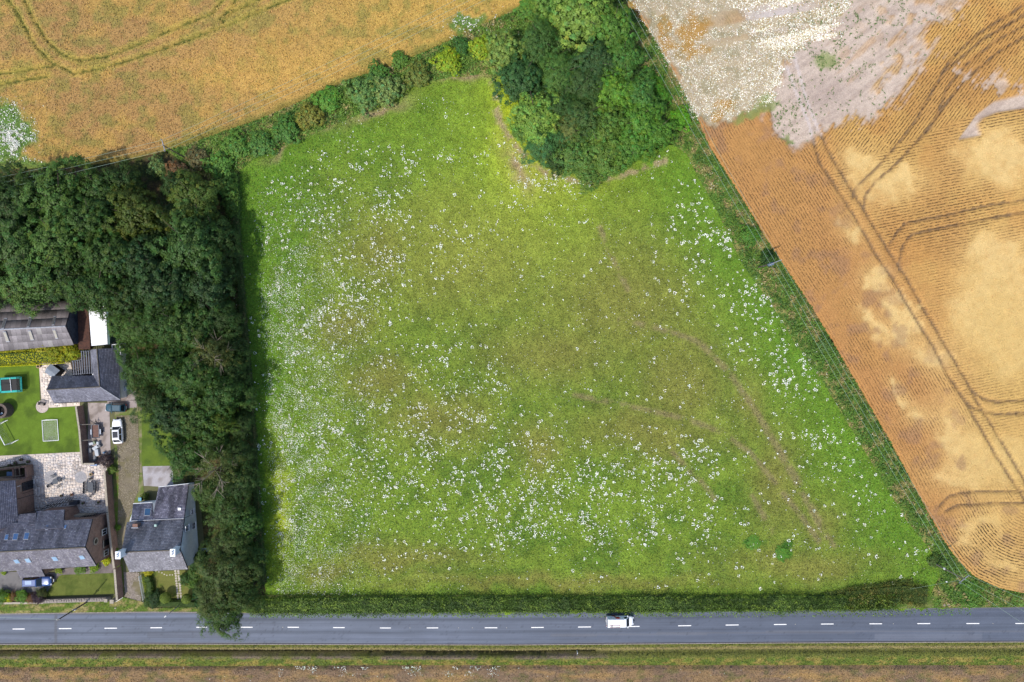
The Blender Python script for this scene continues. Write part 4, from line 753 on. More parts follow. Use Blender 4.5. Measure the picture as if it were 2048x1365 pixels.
def body(th, foot, ztop, mat, name='wall', label=None, z0=-0.1):
    """solid storey: foot = list of world xy, ztop = list of heights per corner or a number"""
    zs = ztop if isinstance(ztop, (list, tuple)) else [ztop]*len(foot); f = [(p[0], p[1]) for p in foot]
    return MB().hexa([(x, y, z0) for x, y in f], [(x, y, z) for (x, y), z in zip(f, zs)]).build(name, mat, th, label=label)
def gable(th, a, b, rdg, inward, mat, label=None, d=0.25):
    """triangular gable between wall tops a and b and ridge point, thickened inward"""
    a, b, rdg, iv = Vector(a), Vector(b), Vector(rdg), Vector(inward); pts = [Vector((a.x, a.y, -0.1)), Vector((b.x, b.y, -0.1)), b, rdg, a]
    return MB().hexa([p+iv*d for p in pts], pts).build('gable_wall', mat, th, label=label)
def window(th, c, nrm, w_, h_, arch=True, frame=WMET, sill=STONE, rows=1, round_=False):
    c = Vector(c); n = Vector(nrm).normalized(); u = Vector((-n.y, n.x, 0)); z = Vector((0, 0, 1))
    def bx(mb, cu, cz, du, dz, d0, d1): p = [c+u*(cu+sx*du/2)+z*(cz+sz*dz/2) for sx, sz in ((-1,-1),(1,-1),(1,1),(-1,1))]; mb.hexa([q+n*d0 for q in p], [q+n*d1 for q in p])
    if round_:
        fr = MB().tube(c-n*0.02, c+n*0.07, w_/2, None, 20).build('window', sill, th); MB().tube(c+n*0.05, c+n*0.09, w_*0.32, None, 20).build('pane', GLASS, fr); return fr
    f = MB(); t = 0.07
    for cu, cz, du, dz in ((-w_/2, 0, t, h_), (w_/2, 0, t, h_), (0, -h_/2, w_, t), (0, h_/2, w_, t), (0, 0, 0.04, h_)): bx(f, cu, cz, du, dz, -0.02, 0.06)
    if rows > 1: bx(f, 0, 0, w_, 0.04, -0.02, 0.06)
    fr = f.build('window', frame, th); g = MB(); bx(g, 0, 0, w_-t, h_-t, 0.0, 0.03); g.build('pane', GLASS, fr)
    s = MB(); bx(s, 0, -h_/2-0.1, w_+0.3, 0.13, -0.02, 0.14)
    if arch: bx(s, 0, h_/2+0.13, w_+0.3, 0.18, -0.02, 0.05); bx(s, -w_/2-0.09, 0, 0.1, h_, -0.02, 0.05); bx(s, w_/2+0.09, 0, 0.1, h_, -0.02, 0.05)
    s.build('sill', sill, fr); return fr
def eastpt(xw, px, py, off=0.0):
    z = H*(1-xw/((px-1024)*S)); p = P(px, py, z); return Vector((xw+off, p.y, z))
def northpt(yw, px, py):
    z = H*(1-yw/((682.5-py)*S)); p = P(px, py, z); return Vector((p.x, yw, z))

# ---------------------------------------------- white cottage
ct = root('white_cottage', tuple(P(320, 1090)), 'white rendered cottage with grey slate roof beside the tree belt', 'house')
RW, RE = P(243, 1105, 7.7), P(360, 1100, 7.7); SW, SE = P(259, 1144.5, 4.9), P(375.5, 1138.5, 4.9); NW, NE = P(254, 1045, 4.9), P(368.5, 1038, 4.9)
r1 = roofp(ct, SW, SE, RE, RW, c1=(172,170,178), c2=(148,146,156), light=(188,186,194), lp=0.08, streak=0.10, seed=1)
r2 = roofp(ct, NE, NW, RW, RE, c1=(172,170,178), c2=(148,146,156), light=(188,186,194), lp=0.06, streak=0.30, seed=2)
# rear catslide in two depths
Q0, Q1 = P(262, 1042, 5.0), P(306, 1040, 5.0); M0, M1 = P(266, 1009, 3.3), P(304, 1006.5, 3.3); roofp(ct, M1, M0, Q0, Q1, c1=(172,168,184), c2=(140,136,152), light=(190,186,200), lp=0.14, streak=0.3, seed=3)
K0, K1 = P(304.4, 1040.5, 5.03), P(368, 1037, 5.03); J0, J1 = P(317, 975.5, 2.7), P(377, 969, 2.7); KK = K0.lerp(J0, 0.0)
roofp(ct, J1, J0, K0, K1, c1=(176,170,184), c2=(138,132,148), light=(186,180,194), lp=0.18, streak=0.45, seed=4)
skyl_px(ct, M1, M0, Q1, [(290,1017),(303,1017),(301,1032.5),(288,1032.5)], pmat('roof_glass', C4(60,100,140), C4(44,80,120), 1, 0.12, 0, 0.8))
for a, b, r in ((Q0+Vector((0, 0, .08)), Q1+Vector((0, 0, .08)), 0.09), (Q1+Vector((0, 0, .10)), K1+Vector((0, 0, .08)), 0.09)): MB().tube(a, b, r, None, 6).build('flashing', LEAD, ct)
MB().tube(RW+Vector((0, 0, .05)), RE+Vector((0, 0, .05)), 0.12, None, 6).build('ridge_tiles', LICH, ct)
i_ = lambda v, dx, dy, z: (v.x+dx, v.y+dy, z)
body(ct, [i_(SW, .25, .3, 0), i_(SE, -.25, .3, 0), i_(NE, -.25, -.1, 0), i_(NW, .25, -.1, 0)], [4.85, 4.85, 4.95, 4.95], REND)
gable(ct, i_(SE, -.18, .3, 4.85), i_(NE, -.18, -.1, 4.9), i_(RE, -.18, 0, 7.5), (-1, 0, 0), REND); gable(ct, i_(SW, .18, .3, 4.85), i_(NW, .18, -.1, 4.9), i_(RW, .18, 0, 7.5), (1, 0, 0), REND)
body(ct, [i_(NW, .3, 0, 0), i_(Q1, 0, 0, 0), i_(M1, 0, -.15, 0), i_(M0, .2, -.15, 0)], [4.7, 4.7, 3.1, 3.1], REND); body(ct, [i_(K0, .05, 0, 0), i_(NE, -.22, 0, 0), i_(J1, -.22, -.2, 0), i_(J0, .1, -.2, 0)], [4.7, 4.7, 2.5, 2.5], REND)
MB().tube(J0+Vector((0, .08, -.1)), J1+Vector((0, .08, -.1)), 0.08, None, 6).build('gutter', WMET, ct); MB().tube(M0+Vector((0, .08, -.1)), M1+Vector((0, .08, -.1)), 0.08, None, 6).build('gutter', WMET, ct)
xe = SE.x-0.17
for px, py, w_, h_ in ((374,1057,1.0,1.1),(387,1052,1.1,1.2),(384.5,1024,0.9,0.9)): window(ct, eastpt(xe, px, py), (1, 0, 0), w_, h_, arch=False, sill=WMET, rows=2)
for px in (275, 340): window(ct, (P(px, 1144, 0).x*0.965, SW.y+0.28, 1.4), (0, -1, 0), 1.1, 1.2, arch=False, sill=WMET)
def chimney(th, c, w_, d, z0, z1, mat, pots, label=None):
    ch = MB().box((c[0], c[1], (z0+z1)/2), (w_, d, z1-z0)).box((c[0], c[1], z1+0.06), (w_+.16, d+.16, .16)).build('chimney', mat, th, label=label)
    for k in range(pots): MB().cyl((c[0], c[1]+(k-(pots-1)/2)*0.42, z1+.14), 0.15, 0.55, 10, 0.12).build('pot', TERR if mat is BRICK else WMET, ch)
    return ch
chimney(ct, (RW.x+0.35, RW.y, 0), 0.75, 1.15, 6.3, 9.3, REND, 2); chimney(ct, (RE.x-0.45, RE.y, 0), 0.75, 1.15, 6.3, 9.3, REND, 2)
p = P(274, 1050, 5.6); MB().box((p.x, p.y, 5.7), (0.9, 0.6, 1.1)).build('flue_box', BRICK, ct); MB().box((p.x, p.y-.35, 5.9), (1.2, .14, 0.9)).build('flashing', LEAD, ct)
p = P(312, 1051, 5.7); MB().box((p.x, p.y, 5.75), (.4, .4, .4)).build('roof_vent', pmat('pale_green_vent', C4(186, 220, 210), None, 3, .6), ct); p = P(360, 1018, 4.3); MB().box((p.x, p.y, 4.4), (.55, .45, .3)).build('roof_vent', WMET, ct)

# ---------------------------------------------- long brick house
bh = root('brick_house', tuple(P(100, 1100)), 'long brown brick house with grey slate roof and blue skylights, lower left', 'house')
RE, RW = P(170, 1095, 7.8), P(-90, 1109, 7.8); SE = P(192.5, 1132, 4.6); SM, SW = P(82, 1139, 4.6), P(-90, 1149, 4.6); NE, NM, NW = P(185, 1038, 5.2), P(129, 1041.5, 5.2), P(-90, 1052, 5.2)
rS = roofp(bh, SW, SE, RE, RW, c1=(164,160,170), c2=(138,134,148), light=(178,174,180), lp=0.10, streak=0.12, seed=11)
rN = roofp(bh, NE, NW, RW, RE, c1=(164,160,170), c2=(138,134,148), light=(172,170,180), lp=0.05, streak=0.30, seed=12)
# catslide porch to the south, cat slide wing to the north
A0, A1 = P(40, 1155.5, 3.0), P(90, 1152.5, 3.0); B0, B1 = P(33, 1142, 4.62), P(83, 1139, 4.62); roofp(bh, A0, A1, B1, B0, c1=(164,160,170), c2=(138,134,148), light=(178,174,180), lp=0.08, streak=0.1, seed=13)
W0, W1 = P(73, 1023, 4.0), P(129, 1019.5, 4.0); X0, X1 = P(70, 1060, 6.1), P(127, 1057, 6.1); roofp(bh, W1, W0, X0, X1, c1=(164,160,170), c2=(138,134,148), light=(172,170,180), lp=0.05, streak=0.25, seed=14, lift=0.05)
V0, V1 = P(37, 1029, 4.4), P(73, 1026, 4.4); roofp(bh, V1, V0, P(36, 1052, 5.5), P(71, 1050, 5.5), c1=(164,160,170), c2=(138,134,148), seed=15, lift=0.05)
# west wing running north, ridge off the frame
WE0, WE1 = P(31, 961, 4.7), P(37, 1046, 4.7); WR0, WR1 = P(-46, 965, 8.0), P(-42, 1075, 8.0); roofp(bh, WE1, WE0, WR0, WR1, c1=(164,160,170), c2=(138,134,148), light=(150,150,166), lp=0.06, streak=0.1, seed=16)
roofp(bh, P(-110, 970, 4.7), P(-108, 1060, 4.7), WR1, WR0, seed=17)
body(bh, [i_(SW, 0, .3, 0), i_(SE, -.25, .3, 0), i_(NE, -.25, -.3, 0), i_(NW, 0, -.3, 0)], [4.5, 4.5, 5.1, 5.1], BRICK)
gable(bh, i_(SE, -.18, .3, 4.55), i_(NE, -.18, -.3, 5.15), i_(RE, -.18, 0, 7.6), (-1, 0, 0), BRICK)
body(bh, [i_(B0, .2, .3, 0), i_(B1, -.2, .3, 0), i_(A1, -.2, .25, 0), i_(A0, .2, .25, 0)], [4.3, 4.3, 2.85, 2.85], BRICK); body(bh, [i_(X0, .2, -.2, 0), i_(X1, -.2, -.2, 0), i_(W1, -.2, -.25, 0), i_(W0, .2, -.25, 0)], [5.6, 5.6, 3.85, 3.85], BRICK)
body(bh, [i_(WE0, -.2, -.25, 0), i_(WE1, -.2, 0, 0), i_(WR1, 0, 0, 0), i_(WR0, 0, -.25, 0)], [4.6, 4.6, 7.7, 7.7], BRICK); MB().box((P(50, 1036, 0).x, P(50, 1040, 0).y, 2.1), (3.4, 1.6, 4.3)).build('wall', BRICK, bh)
MB().tube(RW+Vector((0, 0, .05)), RE+Vector((0, 0, .05)), 0.13, None, 6).build('ridge_tiles', LICH, bh)
for q in ([(12,1069),(19,1069),(16,1081),(8.5,1081)],[(28,1067),(38.5,1067),(35,1081),(25,1081)],[(50,1065.5),(60.5,1065.5),(57,1080),(47,1080)],[(93,1050),(99,1049.5),(97,1060),(90.5,1060.5)],[(130,1050.5),(134.5,1050),(132.5,1058),(128,1058.5)]): skyl_px(bh, NE, NW, RE, q)
LG = pmat('pale_skylight_glass', C4(150, 190, 226), C4(126, 168, 210), 1, 0.1, 0, 0.8)
for q in ([(26,1119),(36,1118),(42,1126),(32,1127)],[(48.5,1117),(58.5,1116),(64.5,1124.5),(54,1125)],[(102,1113.5),(112.5,1112.5),(118.5,1121),(108,1122)],[(157,1111),(166.5,1110),(172,1117.5),(162,1119)]): skyl_px(bh, SW, SE, RE, q, LG)
xe = SE.x-0.17
window(bh, eastpt(xe, 208.5, 1064), (1, 0, 0), 1.0, 1.3); window(bh, eastpt(xe, 212, 1106), (1, 0, 0), 1.0, 1.2); window(bh, eastpt(xe, 191.5, 1083), (1, 0, 0), 1.35, 0, round_=True)
d_ = eastpt(xe, 214, 1085); dr = MB().box((xe+.03, d_.y, 1.05), (.08, 1.1, 2.1)).build('door', IRON, bh); MB().box((xe+.05, d_.y, 2.2), (.1, 1.5, .16)).build('door_lintel', STONE, bh)
xw = W1.x-.19
for px, py in ((134,1032),(152,1026)): window(bh, eastpt(xw, px, py), (1, 0, 0), 0.8, 1.2)
xw = WE0.x-.19; GD = pmat('dark_door_glass', C4(42, 48, 58), C4(28, 32, 42), 1, .1, 0, .6)
for y0, y1 in ((963, 988), (995, 1026)):
    a, b = eastpt(xw, 52, y0), eastpt(xw, 52, y1); g = MB().box((xw+.08, (a.y+b.y)/2, 1.5), (.14, abs(a.y-b.y)*0.95, 2.9)).build('glass_door', GD, bh)
    for k in range(4): MB().box((xw+.17, a.y+(b.y-a.y)*(k+.5)/4, 1.5), (.06, .08, 2.9)).build('door_bar', IRON, g)
    window(bh, (xw+.01, (a.y+b.y)/2, 3.7), (1, 0, 0), 1.3, 0.7)
p = P(36, 1013, 4.7); MB().path([P(34, 999, 4.3), P(72, 988, 2.6)], .06, 5).path([P(36, 1031, 4.4), P(110, 1012, 2.9)], .06, 5).build('awning_arm', IRON, bh)
p = P(138, 1006, .6); MB().box((p.x, p.y, .0), (.1, .1, .1)).build('step', STONE, bh)
# low glazed lean-to at the south side of the yard
a = MB()
for k in range(9): u = k/8; s = P(84, 1018, 2.9).lerp(P(137, 1011, 2.9), u); e = P(106, 1013, 1.9).lerp(P(147, 1005, 1.9), u); a.tube(s, e+Vector((0, 1.0, 0)), .05, None, 4)
a.tube(P(92, 1012, 2.2), P(147, 1003, 2.2), .07).build('pergola_frame', IRON, bh)
a = MB()
for k in range(8): u = k/7; s = P(150, 1040, 2.4).lerp(P(186, 1036, 2.4), u); a.tube(s, s+Vector((2.2, 1.1, -.2)), .05, None, 4)
a.tube(P(165, 1034, 2.3), P(216, 1025, 2.3), .06).build('pergola_frame', IRON, bh)
MB().box(tuple(P(172, 1034, 0)+Vector((0, 0, 1.0))), (4.6, 1.6, 2.0)).build('wall', STONE, bh, label='pale lean-to wall')
# walled barbecue corner north of the wing
en = root('brick_enclosure', tuple(P(30, 945)), 'low brick enclosure with timber frame at the upper left of the patio', 'outbuilding')
for a_, b_ in (((0,938),(66,930)),((66,930),(67,951)),((41,934),(42,953)),((-60,944),(0,938)),((-60,962),(30,957)),((30,957),(66,952))): a2, b2 = P(*a_), P(*b_); wall(en, (a2, b2), -.05, 2.0, BRICK)
f = MB(); zt = 2.4; c = [P(x, y, zt) for x, y in ((-40,944),(38,934),(40,952),(-40,958))]
for i in range(4): f.tube(c[i], c[(i+1) % 4], .08); f.tube((c[i].x, c[i].y, 0), c[i], .08)
f.tube(P(30, 935, zt), P(31, 955, zt), .07).build('timber_frame', TIM, en)
tb = root('garden_table', tuple(P(20, 948)), 'pale blue table inside the brick enclosure', 'table'); p = P(20, 948, .9); MB().box((p.x, p.y, .9), (1.2, .75, .06)).build('tabletop', pmat('blue_board', C4(120, 160, 206), None, 3, .6), tb)
for sx in (-.5, .5):
    for sy in (-.3, .3): MB().tube((p.x+sx, p.y+sy, 0), (p.x+sx, p.y+sy, .87), .03).build('leg', IRON, tb)

# ---------------------------------------------- L-shaped slate outbuilding
ob_ = root('slate_outbuilding', tuple(P(190, 760)), 'L shaped garage with dark slate roof beside the pale patio', 'garage')
WR, CR = P(93, 780, 4.3), P(200, 774, 4.3); SWe, SEe = P(108, 806, 2.5), P(241, 800, 2.5); NWe, NCe = P(104, 752.5, 2.5), P(187, 751.5, 2.5); NR = P(194, 698, 4.3); NE2 = P(237, 697, 2.5); NW2 = P(182, 700, 2.5)
kw = dict(c1=(162,162,176), c2=(136,136,150), light=(160,160,172), lp=0.05, streak=0.2)
roofp(ob_, SWe, SEe, CR, WR, seed=21, c1=(162,162,176), c2=(136,136,150), light=(166,166,178), lp=.06, streak=.1); roofp(ob_, NCe, NWe, WR, CR, seed=22, c1=(162,162,176), c2=(136,136,150), light=(166,166,178), lp=.04, streak=.3)
roofp(ob_, SEe, NE2, NR, CR, seed=23, **kw); roofp(ob_, NW2, NCe, CR, NR, seed=24, **kw)
body(ob_, [i_(SWe, .4, .25, 0), i_(SEe, -.25, .25, 0), i_(Vector((SEe.x, NCe.y, 0)), -.25, -.1, 0), i_(NWe, .4, -.2, 0)], 2.4, REND); body(ob_, [i_(Vector((NW2.x, NCe.y, 0)), .2, -.2, 0), i_(Vector((SEe.x, NCe.y, 0)), -.25, -.2, 0), i_(NE2, -.2, -.2, 0), i_(NW2, .2, -.2, 0)], 2.4, REND)
gable(ob_, i_(SWe, .35, .25, 2.4), i_(NWe, .35, -.2, 2.4), i_(WR, .35, 0, 4.15), (1, 0, 0), REND); gable(ob_, i_(NW2, .2, -.15, 2.4), i_(NE2, -.2, -.15, 2.4), i_(NR, 0, -.15, 4.15), (0, -1, 0), REND)
for a, b in ((WR, CR), (NR, CR)): MB().tube(a+Vector((0, 0, .04)), b+Vector((0, 0, .04)), .11).build('ridge_tiles', LICH, ob_)
MB().tube(CR+Vector((0, 0, .03)), SEe+Vector((0, 0, .05)), .09).build('hip_tiles', LEAD, ob_); MB().tube(SWe+Vector((0, -.08, -.1)), SEe+Vector((0, -.08, -.1)), .07).build('gutter', IRON, ob_)
a = [P(144, 759.5, 2.62), P(187, 757, 2.62), P(187, 751.5, 2.45), P(146, 754, 2.45)]; MB().hexa(a, [v+Vector((0, 0, .05)) for v in a]).build('lean_to_sheet', pmat('pale_blue_sheet', C4(160, 184, 214), C4(140, 160, 190), 2, .5), ob_)
pg = root('timber_pergola', tuple(P(165, 727)), 'grey timber pergola with open slats in the corner of the slate garage', 'pergola')
BEAM = pmat('grey_beam', C4(136, 140, 150), C4(110, 112, 120), 5, .8)
for k in range(4): a, b = P(146+k*4.6, 722, 2.4), P(148.5+k*4.6, 750, 2.4); m_ = (a+b)/2; MB().box(tuple(m_), (.14, (a-b).length, .12), math.atan2((b-a).y, (b-a).x)+math.pi/2).build('slat', BEAM, pg)
for k in range(5): a, b = P(163+k*4.7, 702, 2.5), P(165.5+k*4.7, 748, 2.5); m_ = (a+b)/2; MB().box(tuple(m_), (.16, (a-b).length, .12), math.atan2((b-a).y, (b-a).x)+math.pi/2).build('slat', BEAM, pg)
for a, b in ((P(144,723,2.32), P(166,719,2.32)), (P(162,703,2.36), P(186,702,2.36)), (P(146,749,2.3), P(187,746,2.3))): MB().tube(a, b, .07).build('beam', BEAM, pg)
for x, y in ((145,724),(147,749),(164,704),(186,703),(166,748)): q = P(x, y, 2.3); MB().box((q.x, q.y, 1.15), (.14, .14, 2.3)).build('post', BEAM, pg)
dk_ = pmat('decking', C4(86, 70, 62), C4(64, 54, 50), 4, .85); MB().prism([P(143, 722), P(190, 702), P(192, 752), P(146, 752)], 0, .07).build('deck', dk_, pg)
for x, y, l in ((148,744,9),(158,740,14),(155,747,9),(172,738,12)): q = P(x, y, .5); MB().box((q.x, q.y, .55), (l*S, .08, .06), .15).box((q.x, q.y+.5, .55), (l*S*.8, .08, .06), .15).build('bench_rail', TIM, pg)

# ---------------------------------------------- barn with its lean-to
bn = root('barn', tuple(P(60, 655)), 'grey sheet roofed barn at the left edge under the trees', 'barn')
RE, RW = P(131, 653, 5.6), P(-110, 665, 5.6); NE, NW = P(145, 602, 3.6), P(-110, 613, 3.6); SE, SW = P(148, 690, 3.6), P(-110, 712, 3.6)
fib = dict(w_=0.9, h_=1.45, streak=0.15, lp=0.05)
r_ = roofp(bn, SW, SE, RE, RW, seed=31, c1=(172,164,166), c2=(152,144,146), light=(188,182,180), **fib); r_ = roofp(bn, NE, NW, RW, RE, seed=32, c1=(160,150,148), c2=(140,130,128), light=(176,168,164), **fib)  # north pitch gets a darker copy of the colours, its shade painted in
for q in ([(9,637),(15,637),(8,658),(2,659)],[(59,635),(65,635),(59,655),(54,656)],[(108,633),(113,633),(109,651),(104,652)]): skyl_px(bn, NE, NW, RE, q, pmat('grey_rooflight', C4(100, 100, 98), C4(86, 88, 88), 2, .5))
for q in ([(6,663),(12,663),(20,684),(13,684)],[(56,661),(62,661),(69,680),(62,681)],[(105,659),(111,659),(117,677),(112,678)]): skyl_px(bn, SW, SE, RE, q, pmat('pale_rooflight', C4(190, 184, 168), C4(176, 170, 160), 2, .5))
MB().tube(RW+Vector((0, 0, .05)), RE+Vector((0, 0, .05)), .13).build('ridge_cap', LEAD, bn)
body(bn, [i_(SW, 0, .2, 0), i_(SE, -.25, .2, 0), i_(NE, -.25, -.2, 0), i_(NW, 0, -.2, 0)], 3.5, BLUEG); gable(bn, i_(SE, -.15, .2, 3.5), i_(NE, -.15, -.2, 3.5), i_(RE, -.15, 0, 5.45), (-1, 0, 0), BLUEG)
a = [P(158, 700, 2.1), P(181, 699, 1.7), P(177, 606, 1.7), P(155, 606, 2.1)]; MB().hexa(a, [v+Vector((0, 0, .08)) for v in a]).build('lean_to_roof', RUST, bn); MB().prism([P(162, 698), P(184, 697), P(180, 608), P(160, 608)], 0, 1.65).build('lean_to_wall', RUST, bn)
wt = root('white_shed', tuple(P(198, 655)), 'flat white roofed metal cabin beside the barn, under the trees', 'shed')
a = [P(183, 692, 2.6), P(215, 689, 2.6), P(211, 612, 2.6), P(177, 615, 2.6)]; MB().hexa([v-Vector((0, 0, .12)) for v in a], a).build('roof', WMET, wt); MB().prism([(v.x*.995, v.y) for v in a], 0, 2.47).build('wall', pmat('teal_sheet', C4(90, 120, 120), C4(70, 96, 98), 2, .6), wt)
rb = MB()
for k in range(11): rb.tube(a[0].lerp(a[3], k/10.5)+Vector((0, 0, .02)), a[1].lerp(a[2], k/10.5)+Vector((0, 0, .02)), .04, None, 4)
rb.build('roof_rib', WMET, wt, kind='stuff')
MB().prism([P(216, 688), P(226, 687), P(222, 622), P(212, 624)], 0, 1.3).build('side_store', pmat('green_grey_sheet', C4(146, 156, 148), None, 2, .6), wt)
sc_ = root('scaffold_frame', tuple(P(230, 698)), 'white metal frame between the garage roof and the trees', 'frame')
f = MB(); c = [P(x, y, 2.2) for x, y in ((224,690),(240,688),(241,709),(226,710))]
for i in range(4): f.tube(c[i], c[(i+1) % 4], .07)
f.tube(P(230, 689, 2.2), P(232, 710, 2.2), .05).tube(P(225, 702, 2.2), P(240, 700, 2.2), .05).build('rail', WMET, sc_)
for v in c: MB().tube((v.x, v.y, 0), v, .06).build('post', WMET, sc_)

# ---------------------------------------------- ground surfaces of the gardens
LAWN = amat('lawn', n1=6, a1=.16, n2=.9, a2=.12, bump=.4, bd=.05)
def lawn_c(c, c2, sc=14, seed=0): return lambda x, y: mixc(np.tile(CC(*c), (len(x), 1)), CC(*c2), sst(.45, .66, fbm(x/sc, y/sc, 180+seed)))
ZC = [0.0]
def uz(z): ZC[0] += .0035; return .012+ZC[0]
def lw(poly, c, c2, z=.02, sc=14, seed=0, name='lawn'):
    zz = uz(z); return region(name, poly, .35, lambda x, y: zz+0*x, lawn_c(c, c2, sc, seed), LAWN)
lw([(-170,740),(0,730),(78,726),(80,803),(157,811),(168,905),(0,914),(-170,924)], (108,136,44), (88,112,38), sc=20)
lw([(278,800),(345,800),(350,935),(281,935)], (104,126,46), (88,110,44), seed=3); lw([(230,806),(284,806),(284,935),(288,985),(262,1035),(255,1080),(226,1080)], (112,128,62), (150,142,110), z=.012, seed=4, sc=8, name='grass_strip')
lw([(94,1184),(122,1148),(228,1142),(229,1188),(92,1194)], (110,120,56), (90,104,44), seed=5, z=.03); lw([(282,1144),(400,1140),(398,1212),(292,1208)], (122,124,64), (104,118,50), seed=6, z=.02)
lw([(226,935),(248,935),(252,1040),(244,1100),(250,1200),(238,1205)], (96,124,44), (120,112,70), z=.03, seed=7, sc=6, name='grass_strip')
def concrete(poly, c, c2, z, name, sc=10, st=.4):
    zz = uz(z); return region(name, poly, st, lambda x, y: zz+0*x, lawn_c(c, c2, sc, 20), SOILM)
concrete([(176,806),(219,806),(222,926),(176,926)], (182,170,164), (148,136,128), .03, 'yard_concrete'); concrete([(212,765),(272,765),(274,815),(216,822)], (176,164,160), (140,128,122), .034, 'yard_concrete')
concrete([(285,933),(345,932),(347,975),(288,972)], (190,186,190), (160,152,150), .03, 'concrete_pad'); concrete([(-170,1140),(122,1146),(94,1185),(-170,1186)], (134,132,132), (108,106,108), .02, 'tarmac_forecourt'); concrete([(122,1139),(232,1120),(232,1146),(120,1150),(98,1178)], (136,126,122), (114,106,102), .024, 'garden_path')
def coarse(poly, c, c2, z, name, cell=3.6, gap=(128,120,92)):
    """cobbled drive: real cobbles on a bed"""
    z = uz(z)
    o = region(name, poly, .5, lambda x, y: z+0*x, lawn_c(gap, c2, 12, 30), SOILM); xs = [p[0] for p in poly]; ys = [p[1] for p in poly]; V, F, cl = [], [], []
    st = cell*.55
    for j, y in enumerate(np.arange(min(ys), max(ys), st)):
        for x in np.arange(min(xs)+(j % 2)*st*.5, max(xs), st*1.15):
            a, b = x+random.uniform(-.6, .6), y+random.uniform(-.5, .5)
            if not inside(np.array([a]), np.array([b]), poly)[0] or fbm(np.array([a/16]), np.array([b/16]), 33)[0] > .61: continue
            r = st*S*random.uniform(.36, .5); p = P(a, b); n = len(V); hh = z+random.uniform(.02, .05); k = random.uniform(0, 1.5)
            for m in range(6): t = k+m*math.pi/3; V.append((p.x+r*1.1*math.cos(t), p.y+r*math.sin(t), hh))
            for m in range(6): t = k+m*math.pi/3; V.append((p.x+r*1.3*math.cos(t), p.y+r*1.2*math.sin(t), z-.01))
            F.append([n, n+1, n+2, n+3]); F.append([n+3, n+4, n+5, n])
            for m in range(6): q = (m+1) % 6; F.append([n+m, n+6+m, n+6+q, n+q])
            cv = mixc(CC(*c)[None], CC(*c2)[None], np.array([random.random()]))[0]*random.uniform(.8, 1.15); cl += [cv]*12
    s = link('cobbles', raw_mesh('cobbles', np.array(V), np.array(F), np.array(cl)), SOILM, o, kind='stuff'); return o
coarse([(248,1145),(278,1145),(283,1205),(295,1224),(240,1224),(250,1190)], (196,184,172), (160,148,138), .05, 'cobbled_drive'); coarse([(232,832),(276,830),(280,935),(276,985),(262,1020),(248,1100),(234,1100),(238,960)], (176,164,144), (140,130,110), .03, 'gravel_drive')
def paving(poly, pals, z, name, bed, cell=.31, ang=-.035, cut=None):
    """random course paving: slabs of one to three cells with open joints"""
    z = uz(z)
    o = region(name, poly, .8, lambda x, y: z+0*x, const(*bed), SOILM); xs = [p[0] for p in poly]; ys = [p[1] for p in poly]; c0 = cell/S; used = set(); V, F, cl = [], [], []; ca, sa = math.cos(ang), math.sin(ang); ox, oy = min(xs), min(ys)
    nx, ny = int((max(xs)-ox)/c0)+3, int((max(ys)-oy)/c0)+3; rs = random.Random(5)
    for j in range(-2, ny):
        for i in range(-2, nx):
            if (i, j) in used: continue
            w_, h_ = rs.choice(((1,1),(2,2),(2,1),(1,2),(2,2),(1,1),(2,1)))
            w_ = w_ if all((i+a, j) not in used for a in range(w_)) else 1
            for a in range(w_):
                for b in range(h_): used.add((i+a, j+b))
            q = [(ox+(u*ca-v*sa)*c0, oy+(u*sa+v*ca)*c0) for u, v in ((i+.022, j+.022), (i+w_-.022, j+.022), (i+w_-.022, j+h_-.022), (i+.022, j+h_-.022))]
            if not all(inside(np.array([x for x, y in q]), np.array([y for x, y in q]), poly)): continue
            if cut and any((q[0][0]-cx)**2+(q[0][1]-cy)**2 < r*r for cx, cy, r in cut): continue
            n = len(V); hh = z+.016+rs.uniform(-.003, .003); W = [P(x, y) for x, y in q]; V += [(p.x, p.y, hh) for p in W]+[(p.x, p.y, z-.01) for p in W]
            F.append([n+3, n+2, n+1, n]); F += [[n+k, n+(k+1) % 4, n+4+(k+1) % 4, n+4+k] for k in range(4)]
            mx_, my_ = q[0]; dirt = 1-.35*float(sst(.56, .68, fbm(np.array([mx_/15]), np.array([my_/11]), 44))[0]); cl += [CC(*rs.choice(pals))*rs.uniform(1.14, 1.22)*dirt]*8
    link('paving_slabs', raw_mesh('paving_slabs', np.array(V), np.array(F), np.array(cl)), SOILM, o, kind='stuff'); return o
PAL = ((234,220,208),(228,216,206),(220,212,206),(236,222,210),(232,216,204),(226,214,206),(216,208,204))
paving([(-170,922),(0,912),(166,904),(173,906),(174,924),(215,926),(216,1000),(223,1032),(150,1045),(60,1040),(60,925),(-170,960)], PAL, .04, 'patio', (226,212,198), cut=((103,955,14),(162,955,12.5)))
paving([(78,727),(141,724),(148,752),(152,803),(160,803),(160,812),(98,816),(84,810)], ((244,228,214),(236,220,206),(228,216,208),(248,234,220)), .045, 'patio', (236,220,204), cell=.33)
